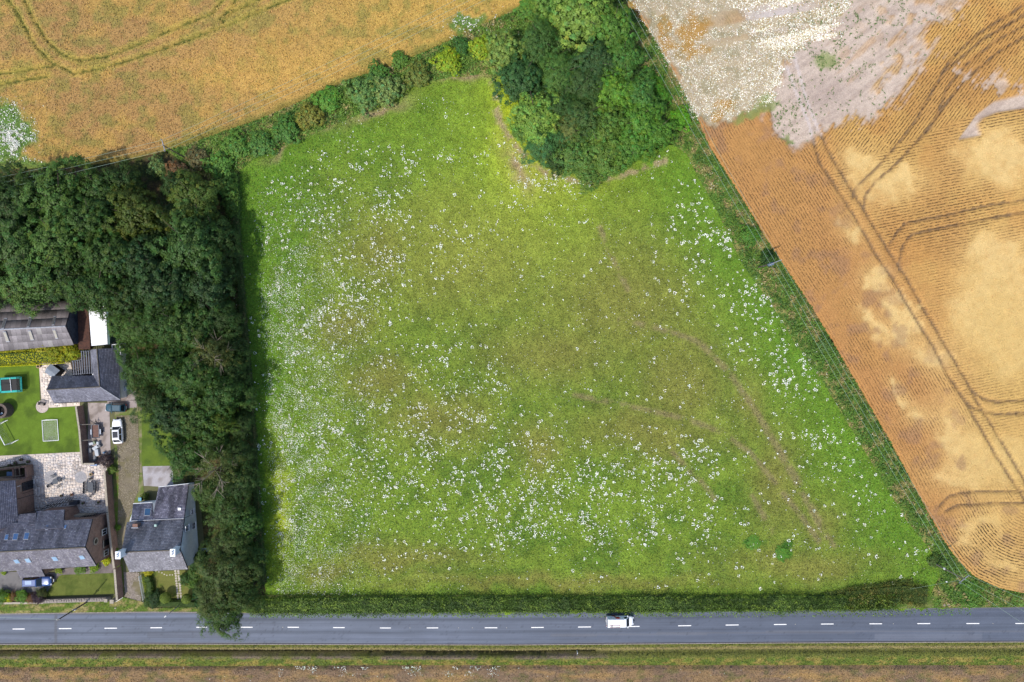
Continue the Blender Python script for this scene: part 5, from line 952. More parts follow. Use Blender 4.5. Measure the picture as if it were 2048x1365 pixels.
def disc(px, py, r, c, c2, name, z=.085):
    o = root(name, tuple(P(px, py)), *{'l': ('round ring of pale grey setts in the patio '+('left' if px < 130 else 'right')+' circle', 'paving circle')}['l']) if name == 'paving_circle' else None
    p = P(px, py); V, F, cl = [], [], []; R = r*S; rings = max(3, int(R/.13)); par = o; o0 = org(o) if o else Vector()
    for k in range(rings):
        r0, r1 = R*k/rings, R*(k+.9)/rings; m = max(5, int(2*math.pi*(r0+.06)/.16))
        for t in range(m):
            a0, a1 = 2*math.pi*(t+.04)/m, 2*math.pi*(t+.94)/m; n = len(V); hh = z+random.uniform(-.004, .004)
            for (rr, aa) in ((r0, a0), (r1, a0), (r1, a1), (r0, a1)): V.append((p.x+rr*math.cos(aa)-o0.x, p.y+rr*math.sin(aa)-o0.y, hh))
            F.append([n, n+1, n+2, n+3]); cl += [(CC(*c) if random.random() < .6 else CC(*c2))*random.uniform(.92, 1.06)]*4
    s = link('setts', raw_mesh('setts', np.array(V), np.array(F), np.array(cl)), SOILM, o, kind='stuff'); MB().cyl((p.x, p.y, -.02), R*1.01, z+.008, 32).build('bed', KERB, o); return o
disc(103, 955, 13.5, (196,194,196), (180,178,182), 'paving_circle'); disc(162, 955, 12, (194,192,194), (180,178,182), 'paving_circle')
o = disc(85, 813.5, 12.6, (232,214,202), (216,200,190), 'paving_circle', z=.10); o['label'] = 'round cream paved seat circle at the edge of the upper lawn'
# stepping stone path of the cottage
sp = root('stone_path', tuple(P(356, 1175)), 'crazy paved stone path from cottage door to the road', 'path'); SSt = pmat('path_stone', C4(214, 204, 190), C4(180, 168, 152), 5, .85, .2)
def stone(x, y, w_, h_, par):
    p = P(x, y); n = 7; pts = [(p.x+w_*S/2*math.cos(2*math.pi*k/n+.3)*random.uniform(.85, 1.2), p.y+h_*S/2*math.sin(2*math.pi*k/n+.3)*random.uniform(.85, 1.2)) for k in range(n)]; MB().prism(pts, 0, .06+random.uniform(0, .015)).build('stone', SSt, par)
y = 1142
while y < 1204:
    u = (y-1142)/62; stone(351+u*6, y, 4.6, 4.6, sp); stone(356.8+u*6.5, y+random.uniform(-1, 1), 4.8, 4.8, sp); y += 5.0
for x, y in ((312,1142),(318,1144),(324,1146),(329,1149),(334,1151),(340,1150),(345,1150)): stone(x, y, 2.8, 2.6, sp)
# boundary walls
def bwall(pl, w_, h, label, face=BRICK, cap=STONE, name='garden_wall'):
    t = root(name, tuple(P(*pl[0])), label, 'wall'); f = MB(); c = MB()
    for a, b in zip(pl[:-1], pl[1:]):
        A, B = P(*a), P(*b); u = (B-A).normalized(); n = Vector((-u.y, u.x, 0))*w_/2; q = [A-n, B-n, B+n, A+n]; f.prism([(v.x, v.y) for v in q], -.05, h)
        n2 = n*1.25; q = [A-n2, B-n2, B+n2, A+n2]; c.prism([(v.x, v.y) for v in q], h, h+.08)
    f.build('wall', face, t); c.build('coping', cap, t); return t
bwall([(165,811),(172,860),(177,925)], .26, 1.9, 'tall wall between upper lawn and yard'); bwall([(176,925),(200,925)], .26, 1.7, 'short wall closing the yard above the patio')
bwall([(221,940),(228,1030),(234,1085),(240,1130)], .3, 1.9, 'brick wall between patio and gravel drive'); bwall([(241,1132),(246,1193)], .3, 1.9, 'brick wall along the right side of the front lawn')
DRY = pmat('dry_stone', C4(190, 180, 170), C4(120, 110, 104), 9, .95, .8); DRY2 = DRY
w_ = bwall([(92,1200),(222,1196)], .55, .8, 'low dry stone wall along the front of the lawn', face=DRY, cap=DRY, name='stone_wall')
for k in range(26): p = P(93+k*5.0+random.uniform(-.8, .8), 1199.7-k*.15+random.uniform(-.5, .5)); MB().box((p.x, p.y, .93), (.38*random.uniform(.7, 1.2), .42, .16), random.uniform(-.3, .3)).build('cope_stone', DRY, w_, bevel=.03)
p = P(219, 1197); MB().box((p.x, p.y, .6), (.6, .6, 1.25)).build('pier', STONE, w_); bwall([(-160,1206),(92,1203)], .3, .7, 'low wall behind the mixed shrubs beside the road', face=STONE)
gp = root('gate_pier', tuple(P(237, 1195)), 'square stone gate pier where the wall meets the drive', 'gate pier'); p = P(237, 1195); MB().box((p.x, p.y, 1.05), (.55, .55, 2.1)).build('shaft', STONE, gp); MB().box((p.x, p.y, 2.15), (.7, .7, .14)).build('cap', STONE, gp)
gt = root('white_gate', tuple(P(243, 1197)), 'small white gate folded against the stone gate pier', 'gate')
for z in (.3, .7, 1.1): MB().box((P(243, 1197).x, P(243, 1197).y, z), (1.0, .05, .1), .55).build('rail', WMET, gt)
# cottage picket fence
fn = root('picket_fence', tuple(P(289, 1175)), 'white picket fence between cobbled drive and cottage garden', 'fence'); A, B = P(283, 1150), P(292, 1200)
for k in range(30): q = A.lerp(B, k/29); MB().box((q.x, q.y, .55), (.03, .09, 1.1), math.atan2((B-A).y, (B-A).x)+math.pi/2).build('picket', WMET, fn)
for z in (.3, .85): MB().tube((A.x, A.y, z), (B.x, B.y, z), .035).build('rail', WMET, fn)
# ================================================================== GARDEN PLANTS
hedge([(-90,722),(0,718),(80,714),(140,710)], 3.0, 2.3, 60, .18, ((214,216,20),(226,224,24),(196,196,30)), 'bright yellow green clipped conifer hedge below the barn', name='golden_hedge', jag=.06, seed=400, squared=3)
hedge([(-90,699),(0,697),(70,693),(120,694)], 1.6, 3.0, 44, .24, ((186,190,40),(150,160,40),(200,190,80)), 'ragged yellow growth behind the golden hedge against the barn roof', name='golden_growth', jag=.5, seed=405)
for a in ((112,702,20,3.4,(166,176,52),'yellow green shrub at the right part of the golden hedge'),(146,706,18,3.2,(176,186,50),'yellow green shrub at the end of the golden hedge by the pergola'),(135,690,16,3.4,(190,190,60),'yellow shrub growing against the barn gable')): bush(*a, group='yellow shrubs by the golden hedge', fine=True)
bush(212,921,15,2.2,(86,72,84),'dark purple leaved bush at the corner of yard and patio', fine=True); bush(222,940,10,1.2,(110,140,60),'small green bush below the purple one')
for a in ((4,1193,15,1.6,(96,140,44),'green shrub at the left end of the roadside row'),(17,1196,9,1.3,(190,204,40),'yellow shrub in the roadside row'),(29,1194,10,1.4,(140,110,76),'brownish shrub right of the yellow one in the roadside row'),(45,1193,14,1.5,(104,152,56),'fresh green shrub in the middle of the roadside row'),
          (61,1197,10,1.3,(150,112,80),'reddish brown shrub in the roadside row'),(76,1196,13,1.7,(78,62,84),'purple shrub at the right end of the roadside row'),(84,1186,11,1.8,(84,96,50),'dark green shrub behind the purple one'),(-30,1192,16,1.6,(84,120,48),'green shrub cut by the left edge near the road')): bush(*a, group='mixed shrubs behind the low wall beside the road', fine=True)
for a in ((213,1124,8,1.0,(206,214,40),'bright yellow shrub at the corner of the brick house'),(188,1136,9,1.0,(140,176,50),'lime shrub at the front right of the brick house'),(160,1138,11,.8,(104,140,50),'green shrub at the middle of the brick house front'),(118,1141,7,.8,(150,176,60),'small lime shrub near the blue pickup'),(8,1146,5,.6,(160,190,60),'tiny lime shrub at the left front of the brick house')): bush(*a, group='shrubs along the front of the brick house')
hedge([(296,1152),(303,1160),(305,1178),(302,1196),(296,1206)], 1.2, 1.5, 70, .15, ((70,100,40),(84,116,44),(98,126,52)), 'curved clipped hedge inside the picket fence', jag=.08, seed=410, squared=2)
hedge([(294,1206),(330,1205),(365,1205),(398,1206)], 1.3, 1.3, 60, .16, ((52,80,38),(64,94,42),(80,110,50)), 'dark clipped hedge between cottage garden and road', jag=.12, seed=415, squared=2)
hedge([(290,1150),(294,1168),(297,1185)], .5, .9, 60, .14, ((150,176,44),(170,190,50),(140,170,60)), 'low lime coloured edging beside the picket fence', jag=.2, seed=418)
def topiary(px, py, r, label):
    t = root('clipped_bush', tuple(P(px, py, 0)), label, 'topiary', 'round clipped bushes in the cottage garden'); n = 3800; Dd = rnd_dir(n, -.5); R = r*S; zc = 1.5
    p = P(px, py, zc); t.location = (p.x, p.y, 0); ORG[t.name] = Vector((p.x, p.y, 0)); C = Dd*R*RNG.uniform(.93, 1.02, (n, 1)); C[:, 2] = C[:, 2]*.95+zc
    col = CC(132,156,74)*TREEK*RNG.uniform(.65, 1.3, (n, 1)); V, F, c = leaves(C, Dd+RNG.normal(size=(n, 3))*.45, .13, col, .7); link('foliage', raw_mesh('foliage', V, F, c), LEAF, t); MB().cyl((p.x, p.y, 0), .08, 1.3, 8).build('stem', BARK, t)
topiary(331, 1196, 10.5, 'round clipped bush left of the stone path'); topiary(373, 1198, 9.5, 'round clipped bush right of the stone path')
for a in ((308,1196,15,1.6,(50,82,42),'dark spiky shrub left of the round clipped bush'),(371,1158,12,1.6,(76,112,56),'dark rounded shrub right of the stone path'),(387,1152,12,1.4,(92,128,60),'green shrub at the corner below the cottage'),(386,1168,10,1.4,(100,140,60),'fresh green shrub above the right clipped ball'),
          (400,1118,16,2.4,(52,88,40),'dark shrub against the cottage gable'),(388,1128,12,1.6,(64,100,44),'dark shrub at the lower corner of the cottage gable'),(296,1147,8,1.0,(196,196,50),'yellow shrub at the top of the picket fence'),(398,1186,12,2.6,(60,104,60),'bluish green shrub beside the right clipped ball'),(402,1204,12,2.4,(64,104,60),'bluish green shrub near the road below the belt'),(405,1142,12,1.4,(128,136,76),'straw green shrub between cottage and belt')): bush(*a, group='shrubs of the cottage garden')
bush(291,993,7,1.0,(80,104,40),'weedy bush behind the cottage bin'); bush(236,1055,6,.9,(110,150,56),'small green bush between the brick wall and drive, upper one', 'weeds at the foot of the brick wall'); bush(231,1100,6,.9,(120,156,56),'small green bush between the brick wall and drive, lower one', 'weeds at the foot of the brick wall')

# ================================================================== VEHICLES
def paint(name, c, metal=.0): return pmat(name, c, tuple(x*.97 for x in c[:3])+(1,), 2, .28, 0, .5, metal, coat=.8)
TYRE = pmat('tyre', C4(34, 34, 36), None, 8, .85); RIM = pmat('alloy_rim', C4(170, 172, 176), None, 4, .35, 0, .5, .8); CGL = pmat('car_glass', C4(30, 40, 48), C4(26, 34, 42), 1, .06, 0, .7); LAMP = pmat('lamp_glass', C4(226, 230, 236), None, 6, .15); RLAMP = pmat('tail_lamp', C4(170, 28, 24), None, 6, .2); BLK = pmat('black_trim', C4(30, 30, 32), None, 5, .5)
def car(name, px, py, rz, body_, label, cat, L, W, st, cab, zroof, mat, roofmat=None, z0=.25, wheel=.32, group=None, wx=None):
    """st: stations (x, half width, belt z); cab: (windscreen base x, roof front x, roof rear x, rear base x, belt z, half width belt, half width roof); nose towards +x"""
    p = P(px, py, .9); t = root(name, (p.x, p.y, 0.06), label, cat, group); ORG[t.name] = Vector()      # local build
    n = len(st); V, F = [], []; K = 8
    for x, w_, zb in st:
        for yy, zz in ((w_*.86, z0), (w_, z0+.2), (w_, zb-.16), (w_*.93, zb-.03), (w_*.5, zb+.02), (-w_*.5, zb+.02), (-w_*.93, zb-.03), (-w_, zb-.16), (-w_, z0+.2), (-w_*.86, z0)): V.append((x, yy, zz))
    K = 10
    for i in range(n-1):
        for k in range(K): j = (k+1) % K; F.append((i*K+k, i*K+j, (i+1)*K+j, (i+1)*K+k))
    F.append(tuple(range(K))); F.append(tuple(range((n-1)*K+K-1, (n-1)*K-1, -1)))
    mb = MB(); mb.v = V; mb.f = F; b = mb.build('body', mat, t); me = b.data; me.polygons.foreach_set('use_smooth', [True]*len(me.polygons))
    x1, x2, x3, x4, zb, wb, wr = cab; zb0 = zb-.06
    B = [(x1, -wb, zb0), (x1, wb, zb0), (x4, wb, zb0), (x4, -wb, zb0)]; T = [(x2, -wr, zroof), (x2, wr, zroof), (x3, wr, zroof), (x3, -wr, zroof)]; V3 = lambda q: Vector(q)
    gh = MB().hexa([B[0], B[1], B[2], B[3]], [T[0], T[1], T[2], T[3]]).build('cabin', mat, t, bevel=.04)
    rf = MB().hexa([(x2-.02, -wr*.98, zroof-.01), (x2-.02, wr*.98, zroof-.01), (x3+.02, wr*.98, zroof-.01), (x3+.02, -wr*.98, zroof-.01)], [(x2-.12, -wr*.86, zroof+.05), (x2-.12, wr*.86, zroof+.05), (x3+.12, wr*.86, zroof+.05), (x3+.12, -wr*.86, zroof+.05)]).build('roof', roofmat or mat, t)
    def pane(nm, q, s=.86, up=.03, m=CGL):
        q = [V3(v) for v in q]; c = sum(q, Vector())/4; nn = (q[1]-q[0]).cross(q[3]-q[0]).normalized(); o = c-Vector(((x1+x4)/2, 0, zb)); nn = nn if nn.dot(o) > 0 else -nn; i = [c+(v-c)*s for v in q]
        return MB().hexa([v-nn*.02 for v in i], [v+nn*up for v in i]).build(nm, m, t)
    pane('windscreen', [B[0], B[1], T[1], T[0]], .9); pane('rear_window', [B[3], B[2], T[2], T[3]], .82)
    for s in (1, -1):
        if body_ == 'van': q = [(x1-.15, s*wb, zb0+.05), (x1-1.0, s*wb, zb0+.05), (x1-1.0, s*wr, zroof-.12), (x2-.1, s*wr, zroof-.12)]; pane('side_window', q, .86)
        else:
            m = (x1+x4)/2; mt = (x2+x3)/2; pane('side_window', [(x1, s*wb, zb0), (m, s*wb, zb0), (mt, s*wr, zroof), (x2, s*wr, zroof)], .86); pane('side_window', [(m, s*wb, zb0), (x4, s*wb, zb0), (x3, s*wr, zroof), (mt, s*wr, zroof)], .86)
        MB().box((x1-.28, s*(wb+.16), zb+.06), (.16, .26, .16)).build('wing_mirror', mat, t, bevel=.03)
        xf, wf, zf = st[-1]; xr, wr_, zr = st[0]
        MB().box((st[-2][0]+.03, s*st[-2][1]*.78, st[-2][2]-.12), (.34, .32, .16)).build('headlight', LAMP, t, bevel=.04); MB().box((xr+.0, s*wr_*.86, zr-.22), (.12, .22, .3)).build('tail_light', RLAMP, t, bevel=.02)
    fx, rx = wx or (L/2-.85, -L/2+.8)
    for x in (fx, rx):
        for s in (1, -1):
            y = s*(W/2-.13); w_ = MB().tube((x, y-.11, wheel), (x, y+.11, wheel), wheel, None, 18).build('wheel', TYRE, t); MB().tube((x, y+s*.08, wheel), (x, y+s*.125, wheel), wheel*.6, None, 10).build('rim', RIM, w_)
    MB().box((st[-1][0]+.01, 0, .48), (.06, W*.5, .22)).build('grille', BLK, t); MB().box((st[0][0]-.02, 0, .55), (.03, .52, .12)).build('number_plate', WMET, t)
    t.rotation_euler = (0, 0, rz); return t
def st_car(L, W, zb, hood, nose=.80):
    h = L/2; w_ = W/2; return [(-h, w_*.80, zb-.10), (-h+.18, w_*.93, zb), (-h+.9, w_, zb+.02), (0, w_, zb), (h-1.15, w_*.99, hood+.04), (h-.45, w_*.93, hood-.03), (h-.12, w_*.80, hood-.12), (h, w_*.58, hood-.25)]
WP = paint('white_car_paint', (.78, .79, .81, 1)); TP = paint('teal_car_paint', C4(40, 84, 100)); BP = paint('blue_car_paint', C4(58, 92, 158), .1)
c = car('parked_car', 234.5, 863.5, math.pi/2+.05, 'car', 'white hatchback with glass sunroof parked on the gravel drive', 'car', 4.5, 1.85, st_car(4.5, 1.85, .98, .95), (1.0, .35, -1.45, -2.0, .96, .82, .62), 1.52, WP); MB().box((-.5, 0, 1.585), (1.15, .95, .03)).build('sunroof', CGL, c, bevel=.01)
c = car('parked_car', 230.5, 816, math.pi-.02, 'car', 'dark teal hatchback parked against the slate garage', 'car', 3.75, 1.62, st_car(3.75, 1.62, .92, .90), (.85, .3, -1.3, -1.78, .9, .72, .56), 1.46, TP)
c = car('pickup_truck', 75, 1163, .03, 'car', 'bright blue four by four with roof box body in front of the brick house', 'pickup', 5.2, 1.85, [(-2.6, .85, 1.1), (-2.5, .9, 1.15), (-1.6, .92, 1.15), (.4, .92, 1.12), (1.2, .91, 1.12), (2.1, .88, 1.08), (2.45, .8, .98), (2.6, .66, .8)], (1.05, .35, -2.2, -2.45, 1.12, .82, .68), 1.82, BP, wheel=.38)
for s in (.62, -.62): MB().tube((.2, s, 1.93), (-2.0, s, 1.93), .035).build('roof_rail', IRON, c)
MB().box((2.68, 0, .55), (.12, 1.5, .3)).build('front_bumper', BLK, c); MB().box((2.9, 0, .62), (.06, .5, .14)).build('number_plate', WMET, c); MB().box((-1.0, .1, 1.885), (1.2, .7, .02)).build('roof_panel', paint('pale_blue_paint', C4(150, 180, 220)), c)
p = P(1239, 1243, .9)
v = car('van', 1239.5, 1242.8, .02, 'van', 'white delivery van driving right on the road with ladder on its roof', 'van', 5.0, 1.9, [(-2.5, .88, 1.15), (-2.42, .94, 1.2), (-1.2, .95, 1.2), (1.0, .95, 1.15), (1.5, .94, 1.12), (2.1, .88, 1.02), (2.4, .74, .9), (2.5, .56, .7)], (1.72, 1.05, -2.36, -2.47, 1.14, .88, .76), 1.88, WP, wheel=.33)
LAD = pmat('ladder_wood', C4(196, 120, 110), C4(160, 96, 88), 5, .7); l = MB()
l.tube((-1.95, -.28, 1.99), (0.05, -.28, 1.99), .03).tube((-1.95, -.70, 1.99), (-.1, -.70, 1.99), .03)
for x in (-1.93, -.2): l.tube((x, -.28, 1.99), (x, -.70, 1.99), .025)
l.build('roof_rack', LAD, v); 
for k, x in enumerate((-1.72, -1.48)): MB().box((x, -.49, 1.975), (.10, .26, .03)).build('roof_number', BLK, v)
for x in (-1.1, -.85, -.6, -.4): MB().box((x, -.49, 1.972), (.07, .2, .02)).build('roof_letter', pmat('grey_print', C4(176, 190, 200), None, 5, .5), v)
for s in (.66,): MB().tube((-2.2, s, 1.965), (.6, s, 1.965), .02).build('roof_rail', pmat('grey_rail', C4(170, 180, 190), None, 5, .4), v)
SR = pmat('red_print', C4(206, 66, 44), None, 6, .5); SO = pmat('orange_print', C4(226, 150, 60), None, 6, .5)
def sidep(pts, mat, nm):      # print on the upper left flank of the van
    q = [Vector((x, .965 if z < 1.15 else .965-(z-1.15)*.17+.02, z)) for x, z in pts]; MB().hexa([a for a in q], [a+Vector((0, .012, 0)) for a in q]).build(nm, mat, v)
sidep([(-.9,1.74),(-.2,1.80),(.05,1.55),(-.35,1.18),(-.75,1.3)], SR, 'side_graphic'); sidep([(-1.0,1.3),(-.6,1.42),(-.75,.95),(-1.2,.9)], SO, 'side_graphic'); sidep([(-1.5,.95),(-.8,1.0),(-.9,.62),(-1.4,.6)], SR, 'side_graphic'); sidep([(-1.9,1.5),(-1.1,1.52),(-1.1,1.42),(-1.9,1.4)], pmat('grey_blue_print', C4(150, 172, 200), None, 5, .5), 'side_graphic')

# ================================================================== GARDEN THINGS
def lroot(name, px, py, label, cat, group=None, z=0, rz=0):
    p = P(px, py, z); t = root(name, (p.x, p.y, 0.05), label, cat, group); ORG[t.name] = Vector(); t.rotation_euler = (0, 0, rz); return t
t = lroot('trampoline', 21.5, 770, 'rectangular trampoline with turquoise padding on the upper lawn', 'trampoline', z=.9, rz=.06)
pad = pmat('turquoise_pad', C4(40, 200, 190), C4(30, 176, 168), 3, .5); m = MB(); a, b = 1.95, 1.25
for c_, d in (((0, b, .9), (2*a, .36, .07)), ((0, -b, .9), (2*a, .36, .07)), ((a, 0, .9), (.36, 2*b+.3, .07)), ((-a, 0, .9), (.36, 2*b+.3, .07))): m.box(c_, d)
m.build('padding', pad, t, bevel=.02); MB().box((0, 0, .84), (2*a-.3, 2*b-.3, .03)).build('mat', BLK, t); MB().tube((.12, -b, .98), (.02, b, .98), .05).build('cross_bar', WMET, t); MB().tube((-a-.2, .1, 1.7), (.1, .3, .96), .03).build('cross_bar', IRON, t)
nm, nt, bs = newmat('netting'); tr_ = N(nt, 'ShaderNodeBsdfTransparent'); mx = N(nt, 'ShaderNodeMixShader', inp={0: .35}); nt.links.new(tr_.outputs[0], mx.inputs[1]); nt.links.new(bs.outputs[0], mx.inputs[2]); nt.links.new(mx.outputs[0], nt.nodes['Material Output'].inputs[0]); bs.inputs['Base Color'].default_value = C4(50, 54, 56); NET = nm
for sx in (-a, a):
    for sy in (-b, b): MB().tube((sx, sy, 0), (sx, sy, .88), .04).build('leg', IRON, t); MB().tube((sx*1.04, sy*1.06, .9), (sx*1.04, sy*1.06, 2.2), .03).build('net_pole', IRON, t)
MB().box((0, b*1.06, 1.55), (2*a*1.04, .01, 1.25)).box((a*1.04, 0, 1.55), (.01, 2*b*1.06, 1.25)).build('safety_net', NET, t)
t = lroot('brick_fire_hut', 4, 822, 'round brick walled fire pit with timber inside at the left edge of the lawn', 'fire pit', z=1.2)
RB_ = pmat('grey_brick', C4(130, 114, 106), C4(96, 84, 78), 7, .9, .4); m = MB(); nseg = 26
for k in range(nseg):
    for lv in range(6):
        a0 = 2*math.pi*(k+.5*(lv % 2))/nseg; a1 = a0+2*math.pi/nseg*.94; r0, r1 = .95, 1.38; m.hexa([(r*math.cos(x), r*math.sin(x), .3*lv) for r, x in ((r0, a0), (r1, a0), (r1, a1), (r0, a1))], [(r*math.cos(x), r*math.sin(x), .3*lv+.27) for r, x in ((r0, a0), (r1, a0), (r1, a1), (r0, a1))])
m.build('brick_ring', RB_, t, kind='stuff'); MB().cyl((0, 0, 0), .94, .5, 20).build('hearth', BLK, t); m = MB()
for k in range(5): m.tube((-.6+.2*k, -.5, .6), (.1+.15*k, .55, 1.3), .05)
m.build('log', DKT, t); MB().box((-.2, -.55, 1.0), (.5, .35, .05), .6).build('blue_lid', pmat('pale_blue_lid', C4(150, 180, 206), None, 4, .5), t)
def goalframe(nm, lab, px, py, rz, w_, h_, dp, lying):
    t = lroot(nm, px, py, lab, 'football goal', 'white goal frames on the upper lawn', rz=rz); f = MB(); r = .055
    if lying:
        c = [(-w_/2, -h_/2, .06), (w_/2, -h_/2, .06), (w_/2, h_/2, .12), (-w_/2, h_/2, .06)]
        for i in range(4): f.tube(c[i], c[(i+1) % 4], r)
        f.tube((-w_/2, h_/2, .06), (-.1, h_/2+.12, .7), .035).tube((w_/2, h_/2, .1), (-.1, h_/2+.12, .7), .035); f.build('frame', WMET, t); n = MB()
        for k in range(1, 18): x = -w_/2+w_*k/18; n.tube((x, -h_/2, .05), (x, h_/2, .08), .006, None, 3)
        for k in range(1, 20): y = -h_/2+h_*k/20; n.tube((-w_/2, y, .05), (w_/2, y, .08), .006, None, 3)
        n.build('net', WMET, t, kind='stuff')
    else:
        z = 1.6; f.tube((-w_/2, 0, 0), (-w_/2, 0, z), r+.02).tube((w_/2, 0, 0), (w_/2, 0, z), r+.02).tube((-w_/2, 0, z), (w_/2, 0, z), r+.03).tube((-w_/2, 0, .05), (-w_/2, dp, .05), r).tube((w_/2, 0, .05), (w_/2, dp, .05), r); f.tube((-w_/2, 0, z), (-w_/2, dp, .05), .03).tube((w_/2, 0, z), (w_/2, dp, .05), .03); f.build('frame', WMET, t)
        n = MB()
        for k in range(1, 16): x = -w_/2+w_*k/16; n.tube((x, 0, z), (x, dp*.4, z*.4), .008, None, 3)
        n.build('net', WMET, t, kind='stuff')
goalframe('goal', 'white goal frame with fine net lying flat on the upper lawn', 101.5, 861, .06, 2.9, 3.9, 0, True); goalframe('goal', 'standing white goal at the left edge of the upper lawn', 12, 868, -1.08, 4.2, 0, 1.6, False)
t = lroot('storage_shed', 104, 743, 'small grey shed with a ridged roof standing askew on the cream patio', 'shed', z=1.8, rz=-.62)
m = MB().box((0, 0, .8), (1.9, 1.6, 1.6)); m.build('wall', DKT, t); GR = pmat('grey_felt', C4(150, 158, 168), C4(130, 138, 150), 3, .7)
for s in (1, -1): MB().hexa([(-1.05, 0, 1.95), (1.05, 0, 1.95), (1.05, s*.95, 1.6), (-1.05, s*.95, 1.6)], [(-1.05, 0, 2.02), (1.05, 0, 2.02), (1.05, s*.95, 1.67), (-1.05, s*.95, 1.67)]).build('roof', GR, t)
t = lroot('garden_planter', 80, 733, 'small round planter on the corner of the cream patio', 'planter'); MB().cyl((0, 0, .05), .3, .45, 12, .36).build('pot', TERR, t); MB().cyl((0, 0, .5), .22, .3, 8, .05).build('plant', pmat('box_leaf', C4(70, 96, 50), None, 9, .8, .5), t)
def chair(t0, x, y, rz, label, group, px, py, mat=IRON):
    p = P(px, py, .5); t = root('garden_chair', (p.x+x, p.y+y, .09), label, 'chair', group); ORG[t.name] = Vector(); t.rotation_euler = (0, 0, rz); f = MB()
    for k in range(4): f.box((-.18+.12*k, 0, .44), (.085, .5, .03))
    f.build('seat', mat, t); MB().box((-.25, 0, .68), (.04, .5, .4)).build('backrest', mat, t)
    for sx in (-.22, .22):
        for sy in (-.23, .23): MB().tube((sx, sy, 0), (sx, sy, .43), .02, None, 5).build('leg', mat, t)
    for sy in (-.26, .26): MB().tube((-.25, sy, .62), (.2, sy, .62), .022, None, 5).build('armrest', mat, t)
    return t
GM = pmat('grey_garden_metal', C4(84, 92, 104), C4(66, 74, 86), 6, .5)
t = lroot('garden_table', 111, 963, 'small round grey table with four chairs on the patio', 'table', z=.7); MB().cyl((0, 0, .70), .52, .04, 18).build('tabletop', GM, t); MB().cyl((0, 0, 0), .05, .7, 8).build('leg', GM, t)
for k, (a_, d_, lb) in enumerate(((2.0, 1.05, 'upper left'), (3.75, 1.35, 'lower left'), (5.3, 1.05, 'lower right'), (.25, 1.0, 'right'))): chair(t, math.cos(a_)*d_, math.sin(a_)*d_, a_+math.pi, 'grey slatted chair, '+lb+' one at the small round table', 'chairs of the small round table', 111, 963, GM)
t = lroot('dining_table', 181, 975, 'long grey slatted dining table on the right of the patio', 'table', z=.7, rz=.08)
for k in range(7): MB().box((-.45+.15*k, 0, .72), (.13, 2.0-.05*abs(k-3)**2, .035)).build('slat', GM, t)
for sx in (-.38, .38):
    for sy in (-.8, .8): MB().tube((sx, sy, 0), (sx, sy, .7), .035).build('leg', GM, t)
side = ('left', 'right'); kk = ('top', 'second', 'third', 'bottom')
for s in (-1, 1):
    for k in range(4): chair(t, s*.88-.03*k, .85-.56*k, (0 if s < 0 else math.pi)+.06, f'grey slatted chair, {kk[k]} one on the {side[s > 0]} of the dining table', 'chairs of the dining table', 181, 975, GM)
chair(t, .0, -1.5, math.pi/2, 'grey chair at the lower end of the dining table', 'chairs of the dining table', 181, 975, GM); chair(t, -.1, 1.45, -math.pi/2, 'grey chair at the upper end of the dining table', 'chairs of the dining table', 181, 975, GM)
def box_thing(nm, px, py, d, h, rz, mat, lab, cat, lid=None, z0=.08):
    t = lroot(nm, px, py, lab, cat, z=h, rz=rz); MB().box((0, 0, z0+h/2-.05), (d[0], d[1], h)).build('box', mat, t, bevel=.02); MB().box((0, 0, z0+h), (d[0]*1.05, d[1]*1.06, .07)).build('lid', lid or mat, t, bevel=.02); return t
box_thing('storage_box', 147, 1006, (1.5, .7), .8, .03, pmat('dark_rattan', C4(62, 66, 76), None, 9, .7, .4), 'dark rattan storage box against the brick house on the patio', 'box')
box_thing('storage_box', 188, 929, (1.2, .5), .5, 0, pmat('blue_plastic', C4(130, 160, 206), None, 3, .4), 'pale blue box at the top edge of the patio', 'box')
def pot(px, py, r, lab, c): t = lroot('plant_pot', px, py, lab, 'plant pot', 'plant pots on the patio', z=.4); MB().cyl((0, 0, .05), r*.8, .42, 12, r).build('pot', pmat('pot_clay', c, None, 5, .8), t); MB().cyl((0, 0, .40), r*.8, .04, 12).build('soil', DKT, t); MB().cyl((0, 0, .44), r*.7, .3, 8, .04).build('plant', pmat('pot_leaf', C4(80, 104, 54), None, 9, .8, .6), t)
for a in ((56,924,.34,'brown pot, rightmost of the four at the top left of the patio',C4(120,92,78)),(42,920,.3,'brown pot, second from the right at the top left of the patio',C4(130,104,88)),(30,927,.36,'grey brown pot beside the brick enclosure',C4(110,92,84)),(18,931,.28,'small brown pot nearest the enclosure frame',C4(120,98,84)),
          (143,990,.26,'reddish pot near the rattan box',C4(150,96,84)),(122,992,.22,'small dark pot left of the reddish one',C4(96,80,72)),(166,1007,.26,'brown pot right of the rattan box',C4(120,98,84)),(197,1005,.24,'brown pot in the lower right of the patio',C4(126,104,90)),(182,949,.3,'tan square looking pot above the dining table',C4(190,160,126)),(181,958,.22,'small tan pot just above the dining table',C4(196,168,136))): pot(*a)
b = lroot('bench', 82, 808, 'dark iron bench on the round paved circle of the lawn', 'bench', z=.5, rz=-.15); m = MB()
for k in range(4): m.box((0, -.2+.13*k, .5), (1.1, .06, .03))
m.build('seat', IRON, b); MB().box((0, .32, .75), (1.1, .05, .3)).build('backrest', IRON, b)
for sx in (-.5, .5): MB().box((sx, 0, .27), (.05, .55, .46)).build('leg', IRON, b)
